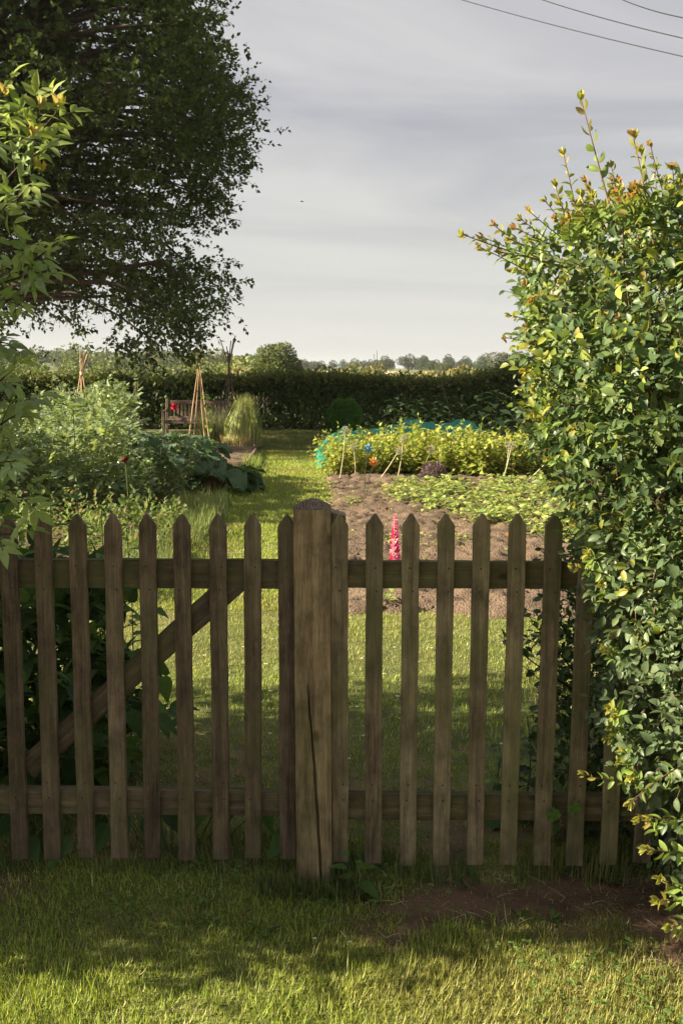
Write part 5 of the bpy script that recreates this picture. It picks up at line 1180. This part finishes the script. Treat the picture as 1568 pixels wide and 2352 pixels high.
m2 = N(t, 'ShaderNodeMixShader'); l(ck.outputs[0], m2.inputs[0]); l(m1.outputs[0], m2.inputs[1]); l(tb.outputs[0], m2.inputs[2]); l(m2.outputs[0], out.inputs[0])
net = thing('net_tunnel', 'teal garden netting draped over hoops behind the raspberries', 'netting')
pr = [(727, 1048, 16.3), (745, 1022, 17.2), (790, 990, 18.0), (805, 1000, 18.4), (850, 998, 18.6), (900, 988, 18.9), (942, 972, 19.2), (985, 982, 19.3), (1020, 984, 19.4), (1062, 972, 19.5), (1092, 985, 19.6), (1118, 1010, 19.7)]
xs_ = []; rid = []
for a_ in pr: q = at(*a_); xs_.append(q.x); rid.append((q.z + .09, a_[2]))
xs = np.linspace(xs_[0], xs_[-1], 90); rz_ = np.interp(xs, xs_, [r_[0] for r_ in rid]); ry_ = np.interp(xs, xs_, [r_[1] for r_ in rid])
th_ = np.linspace(-1.05, 1.05, 22)
Xn = xs[:, None] + .02 * np.sin(th_ * 5)[None]; Yn = ry_[:, None] + .55 * np.sin(th_ * 1.5)[None]; Zn = rz_[:, None] * np.cos(th_ * 1.45)[None].clip(.0, 1) ** .7 + .015 * np.sin(xs[:, None] * 23 + th_[None] * 7)
Zn = np.maximum(Zn, .01)
ii = np.arange(Xn.size).reshape(Xn.shape); Fn = np.stack([ii[:-1, :-1], ii[:-1, 1:], ii[1:, 1:], ii[1:, :-1]], -1).reshape(-1, 4)
mesh('net_cover', np.stack([Xn, Yn, Zn], -1).reshape(-1, 3), [Fn], nm_, net, smooth=True)
for k in (14, 50, 60, 76):
    mesh('hoop', *tubes(np.stack([Xn[k], Yn[k], Zn[k] - .006], -1)[None, ::3], .008, .008, 6), M['straw'], net, smooth=True)

# sunflowers and dark leafy plants before the hedge ---------------------------
def sunf_proto():
    t_ = thing('sunflower_plant', 'budding sunflower with large heart shaped leaves before the dark hedge', 'sunflower', (0, 0, 0), 0, 'sunflower plants before the hedge')
    n = 13; tt = np.linspace(.2, 1, n); a_ = np.arange(n) * 2.4; P = np.stack([.03 * np.cos(a_), .03 * np.sin(a_), tt], -1)
    D = nrm(np.stack([np.cos(a_), np.sin(a_), .35 * tt], -1)); s_ = .27 * (1.05 - .35 * tt)
    P2 = P + D * .09
    mesh('leaves', *inst(P2, D + [0, 0, -.3], np.array([0, -.2, 1.]) + rng.normal(0, .2, (n, 3)), s_, T_HEART, W=s_ * .9), M['leaf_soft'], t_, col=rep(pcol(n, [(.17, .26, .09), (.22, .33, .13)]), T_HEART), smooth=True)
    V, F, _ = join([tubes(np.array([[[0, 0, 0], [.01, 0, .5], [0, 0, 1.0]]]), .013, .008, 6), tubes(np.stack([P, (P + P2) / 2 + [0, 0, .01], P2], 1), .004, .003, 4)]); mesh('stem', V, F, M['stem'], t_)
    return t_
protos = [sunf_proto() for _ in range(2)]; used = [False] * 2
sf = [(846, 953, 24.2), (905, 916, 24.5), (935, 925, 24), (957, 922, 24.6), (985, 945, 24), (1012, 925, 24.3), (1045, 950, 24.2), (1105, 905, 23.6), (1140, 900, 23.2), (1180, 915, 23.5), (1215, 905, 23), (1250, 900, 23.4), (875, 965, 23.6)]
for k, (px, py, Yk) in enumerate(sf):
    q = at(px, py, Yk); place(protos, used, k, (q.x, Yk, 0), k * 1.3, max(.4, q.z))
q = at(900, 1000, 21.5)
for k, (px, Yk, hh_) in enumerate([(865, 21.4, .42), (905, 21.7, .45), (1180, 21, .5), (1230, 20.6, .6), (1130, 21.4, .45)]):
    big_leaf_plant('courgette_plant', ['low dark leafy plant right of the round bush', 'low dark leafy plant behind the left end of the netting', 'leafy plant behind the raspberry row near the hedge', 'tallest leafy plant behind the right end of the raspberries', 'leafy plant right of the netting peak'][k], 'vegetable', (at(px, 980, Yk).x, Yk, 0), 20, .17, hh_, T_RHUB, [(.10, .17, .05), (.13, .21, .06)], M['stem'], .7)

# daisies in the lawn ---------------------------------------------------------
wht = simplemat('white_petal', (.70, .70, .66), (.8, .8, .76), 9, .6, 0)
yel = simplemat('yellow_disc', (.55, .38, .03), (.6, .42, .05), 9, .7, 0)
dz = thing('daisy', 'tiny white daisy flower dotted in the lawn behind the fence', 'daisy', (0, 0, 0), 0, 'daisies in the lawn')
a_ = np.arange(12) / 12 * 6.283; D = np.stack([np.cos(a_), np.sin(a_), .3 + 0 * a_], -1)
V, F = inst(np.repeat([[0, 0, .03]], 12, 0), D, np.repeat([[0, 0, 1.]], 12, 0), .010, T_QUAD, W=np.full(12, .008)); mesh('petals', V, F, wht, dz)
bm = bmesh.new(); bmesh.ops.create_uvsphere(bm, u_segments=6, v_segments=4, radius=.003, matrix=Matrix.Translation((0, 0, .032))); bmobj('disc', bm, yel, dz)
dl = [(830, 1525), (905, 1500), (990, 1502), (1005, 1500), (850, 1588), (925, 1590), (912, 1616), (945, 1613), (820, 1635), (845, 1660), (865, 1640), (1010, 1665), (834, 1705), (800, 1760), (935, 1735), (1105, 1500), (1312, 1640), (1325, 1642), (1150, 1725), (515, 1470), (610, 1540), (530, 1620), (620, 1700), (625, 1480), (470, 1520), (880, 1560), (1040, 1560), (958, 1700), (1085, 1590), (1230, 1520), (795, 1480), (1190, 1580), (560, 1500), (700 - 80, 1600)]
for k, (px, py) in enumerate(dl):
    q = G(px, py); loc = (q.x, q.y, 0)
    if k == 0: dz.location = loc
    else: dup(dz, loc, k, rng.uniform(.8, 1.2))
dl2 = [((722, 2182), 'small white clover flower in the shaded grass left of centre'), ((803, 2190), 'small white clover flower at the edge of shade below the post')]
for (px, py), lb in dl2:
    q = G(px, py); o = dup(dz, (q.x, q.y, .015), 1, .6, lb); del o['group']; o.name = 'clover_flower'; o['category'] = 'clover flower'

# ------------------------------------------------------------------ far country
def tree_mesh(seed, n=2200, ls=.42, squash=.9, pal=None, lobes=9):
    """unit crown (radius about 1, base z=0.15) of many small leaf clumps"""
    r_ = np.random.default_rng(seed)
    c_ = nrm(r_.normal(size=(lobes, 3))) * r_.uniform(.3, .62, (lobes, 1)); c_[:, 2] = c_[:, 2] * squash; rad = r_.uniform(.38, .58, lobes)
    k = r_.integers(0, lobes, n); d = nrm(r_.normal(size=(n, 3))); P = c_[k] + d * rad[k][:, None] * r_.uniform(.82, 1.03, (n, 1))
    P[:, 2] = P[:, 2] * squash + 1.05
    T = T_QUAD
    V, F = inst(P, nrm(d + r_.normal(0, .7, (n, 3))), nrm(d + r_.normal(0, .5, (n, 3))), np.full(n, ls * .22) * r_.uniform(.6, 1.3, n), T, W=np.full(n, ls * .26))
    return V, F
FT = [(.060, .082, .035), (.085, .105, .042), (.05, .07, .038)]
def tree_proto(seed, pal, label):
    t_ = thing('distant_tree', label, 'tree', (0, 0, -50), 0, 'trees on the skyline')
    V, F = tree_mesh(seed, 2400, .5, random.uniform(.8, 1.05)); mesh('crown', V, F, M['leaf_far'], t_, col=rep(pcol(len(V) // 4, pal, None, .22), T_QUAD))
    mesh('trunk', *tubes(np.array([[[0, 0, -.05], [0, 0, .4], [.02, 0, .9]]]), .09, .05, 6), M['bark'], t_)
    return t_
tps = [tree_proto(s, pl, '') for s, pl in ((1, FT), (2, [(.09, .10, .035), (.12, .12, .045)]), (3, [(.05, .07, .036), (.065, .085, .04)]))]
# (px centre, py top, width px, distance, proto, label)
dt = [(690, 822, 34, 430, 2, 'far tree just right of the round willow'), (887, 813, 44, 380, 2, 'dark round tree, first of the skyline group right of centre'), (938, 808, 46, 400, 2, 'broad dark tree second in the right skyline group'), (970, 812, 34, 390, 0, 'narrower tree beside the broad dark one on the skyline'), (998, 822, 40, 300, 0, 'pointed tree third in the right skyline group'), (1030, 808, 30, 480, 2, 'small tree peeping above the yellowish one'), (1020, 830, 44, 260, 1, 'yellowish green tree in front of the skyline group'), (1068, 813, 30, 480, 2, 'small far tree right of the yellowish one'), (1075, 828, 38, 300, 0, 'light green round tree right of the yellowish one'), (1115, 806, 36, 420, 2, 'dark tree at the left of the broad pale crown'), (1150, 802, 60, 330, 1, 'broad pale tree rising highest in the right skyline'), (1110, 832, 44, 280, 0, 'low round tree below the dark one at the right'), (1195, 800, 50, 200, 0, 'leafy tree whose crown meets the near hedge'),
      (150, 806, 46, 360, 0, 'tall rounded tree on the left skyline behind the wigwam'), (120, 815, 40, 380, 0, 'tree at the left foot of the tall skyline pair'), (175, 804, 40, 370, 2, 'darker of the tall skyline pair behind the left wigwam'), (255, 818, 26, 420, 0, 'small domed tree on the left skyline'), (480, 815, 16, 520, 2, 'small dark dome tree above the wood near the bench'), (497, 817, 18, 520, 2, 'second small dome tree above the wood near the bench'), (560, 823, 26, 500, 2, 'dark tree at the left foot of the round willow'), (88, 820, 18, 380, 2, 'small bushy tree at the far left of the skyline')]
for k, (px, py, wpx, Yk, pi, lb) in enumerate(dt):
    q = at(px, py, Yk); r_ = wpx / FPX * Yk * .55; ground_z = float(terr(q.x, Yk)); zz = max(q.z - ground_z, 2.5); sz_ = zz / 2.0
    o = dup(tps[pi], (q.x, Yk, ground_z), k * 1.7, (r_, r_, sz_), lb)
for o in tps:
    for ch in list(o.children): bpy.data.objects.remove(ch)
    bpy.data.objects.remove(o)
# conifers at far left
for k, (px, py) in enumerate([(45, 812), (66, 812), (78, 814), (296, 816), (305, 816)]):
    q = at(px + 8, py + 10, 420); gz = float(terr(q.x, 420)); h = q.z - gz + 1.5
    t_ = thing('conifer', ['slim conifer, leftmost on the skyline', 'slim conifer second from the left on the skyline', 'slim conifer third from the left on the skyline', 'slim pale conifer on the skyline under the hanging branch', 'darker conifer right beside the pale one'][k], 'tree', (q.x, 420, gz))
    n = 500; u = rng.random(n); a_ = rng.random(n) * 6.28; rr = (1 - u) * h * .13 + .1; P = np.stack([rr * np.cos(a_), rr * np.sin(a_), u * h], -1); D = np.stack([np.cos(a_), np.sin(a_), -.3 + 0 * a_], -1)
    mesh('crown', *inst(P, D, rvec(n), .7, T_QUAD), M['leaf_far'], t_, col=rep(pcol(n, FT), T_QUAD)); mesh('trunk', *tubes(np.array([[[0, 0, -.2], [0, 0, h * .5], [0, 0, h * .9]]]), .2, .05, 5), M['bark'], t_)
# woods that read as one mass
def wood(name, label, xs, ys, hs, n, pal):
    parts = []
    for k in range(n):
        x = rng.uniform(*xs); y = rng.uniform(*ys); V, F = tree_mesh(int(rng.integers(1, 9)), 420, .9, .9, lobes=7)
        h = rng.uniform(*hs); r_ = h * rng.uniform(.5, .75); a_ = rng.random() * 6.28; ca, sa = math.cos(a_), math.sin(a_)
        V = np.stack([(V[:, 0] * ca - V[:, 1] * sa) * r_ + x, (V[:, 0] * sa + V[:, 1] * ca) * r_ + y, (V[:, 2] - .35) * h * .6 + float(terr(x, y))], -1)
        base = np.array(pal[rng.integers(len(pal))]) * rng.uniform(.8, 1.2)
        parts.append((V, F, rep(pcol(len(V) // 4, [base], None, .2), T_QUAD)))
    V, F, c = join(parts); tag(mesh(name, V, F, M['leaf_far'], col=c), label, 'woodland', kind='stuff')
WP = [(.085, .11, .04), (.11, .135, .045), (.07, .092, .042), (.13, .14, .05)]
wood('hillside_wood', 'woodland covering the low hill beyond the hedge at the left', (-210, -25), (230, 480), (5.0, 7.5), 260, WP)
wood('near_copse', 'paler bushy trees showing between hedge top and hillside wood', (-32, -6), (75, 120), (2.0, 3.2), 26, [(.12, .15, .05), (.15, .17, .06)])
wood('far_treeline', 'distant blue green tree line right of the round willow', (-60, 190), (580, 660), (5.0, 7.0), 150, FT)
wood('far_hedgerow', 'pale bushes along the field edge beyond the garden hedge', (-7, 17), (58, 70), (1.7, 2.35), 110, [(.20, .19, .065), (.15, .165, .055), (.24, .21, .09)])
# round willow
q = at(635, 783, 58); gz = float(terr(q.x, 58))
wl_ = thing('willow_tree', 'round pale leaved tree rising alone behind the hedge at centre', 'tree', (q.x, 58, gz))
n = 15000; lob = np.array([[0, 0, 2.45], [.75, 0, 2.05], [-.75, 0, 1.95], [.35, .3, 2.7], [-.5, .2, 2.55], [1.05, 0, 1.5], [-1.1, 0, 1.35], [0, -.4, 1.7], [-1.7, 0, .95], [1.9, .2, .75], [2.7, .2, .5], [-2.3, .1, .5]]); lr = np.array([.85, .65, .65, .75, .75, .6, .6, .8, .65, .6, .5, .5])
k = rng.integers(0, 12, n); d = rvec(n); P = lob[k] + d * (lr[k] * rng.uniform(.65, 1.05, n))[:, None]; P[:, 2] *= (q.z - gz) / 3.55
mesh('crown', *inst(P, nrm(d + rng.normal(0, .7, (n, 3)) + [0, 0, .5]), rvec(n), rng.uniform(.09, .17, n), T_QUAD), M['leaf_far'], wl_, col=rep(pcol(n, [(.13, .16, .06), (.17, .20, .08), (.10, .13, .05)]), T_QUAD))
mesh('trunk', *tubes(np.array([[[0, 0, -.2], [0, 0, .8], [.1, 0, 2.0]]]), .12, .05, 8), M['bark'], wl_)
# bare dead twigs
dd = thing('dead_sapling', 'thin bare sapling poking above the hedge right of centre', 'sapling', (at(866, 850, 60).x, 60, 0))
z_ = at(866, 805, 60).z; PLd = np.array([[[0, 0, 0], [.02, 0, z_ * .5], [-.03, 0, z_]], [[0, 0, z_ * .6], [.2, 0, z_ * .75], [.3, 0, z_ * .9]], [[0, 0, z_ * .7], [-.15, 0, z_ * .8], [-.22, 0, z_ * .93]], [[0, 0, z_ * .5], [.45, 0, z_ * .75], [.62, 0, z_ * .93]]])
mesh('branches', *tubes(PLd, .022, .012, 4), M['bark'], dd)

# ------------------------------------------------------------------ wires and bird
wm_ = simplemat('cable_rubber', (.012, .012, .014), (.02, .02, .022), 9, .6, 0)
for (a, b, lb) in [((1055, -2), (1568, 130), 'lowest and longest overhead cable crossing the upper right sky'), ((1240, -2), (1568, 88), 'middle overhead cable in the upper right corner'), ((1425, -2), (1568, 41), 'topmost overhead cable in the upper right corner')]:
    A = np.array(at(a[0], a[1], 17.0)); B = np.array(at(b[0], b[1], 13.5)); d = B - A; u = np.linspace(-1.6, 2.0, 40)[:, None]
    Pw = A + d * u; Pw[:, 2] += .10 * ((u[:, 0] - .5) ** 2 - .25)
    tag(mesh('overhead_cable', *tubes(Pw[None], .0075, .0075, 6), wm_, smooth=True), lb, 'cable')
q = at(694, 463, 60)
bd = thing('bird', 'tiny dark bird flying high above the grass path', 'bird', q)
bm = bmesh.new(); bmesh.ops.create_uvsphere(bm, u_segments=12, v_segments=8, radius=1, matrix=Matrix.Diagonal((.075, .035, .026, 1)))
bmesh.ops.create_cone(bm, cap_ends=True, segments=6, radius1=.02, radius2=.004, depth=.10, matrix=Matrix.Translation((-.10, 0, .005)) @ Matrix.Rotation(R(-90), 4, 'Y'))
bmesh.ops.create_cone(bm, cap_ends=True, segments=6, radius1=.012, radius2=.001, depth=.03, matrix=Matrix.Translation((.085, 0, 0)) @ Matrix.Rotation(R(90), 4, 'Y'))
for s in (-1, 1):
    vs = [bm.verts.new(p) for p in [(.03, s * .02, .01), (.0, s * .16, .035), (-.05, s * .20, .03), (-.035, s * .02, .01)]]; bm.faces.new(vs)
bmobj('body', bm, wm_, bd)

# ------------------------------------------------------------------ air
hm_ = newmat('haze_air'); t = hm_.node_tree
out = N(t, 'ShaderNodeOutputMaterial'); pv = N(t, 'ShaderNodeVolumePrincipled'); pv.inputs['Color'].default_value = (.90, .94, 1.0, 1); pv.inputs['Density'].default_value = .00016; pv.inputs['Anisotropy'].default_value = .2
t.links.new(pv.outputs[0], out.inputs['Volume'])
bm = bmesh.new(); bmesh.ops.create_cube(bm, size=1, matrix=Matrix.Translation((0, 1200, 12)) @ Matrix.Diagonal((3200, 2800, 34, 1)))
tag(bmobj('haze', bm, hm_), 'thin pale air over garden and far fields', 'haze', kind='stuff')
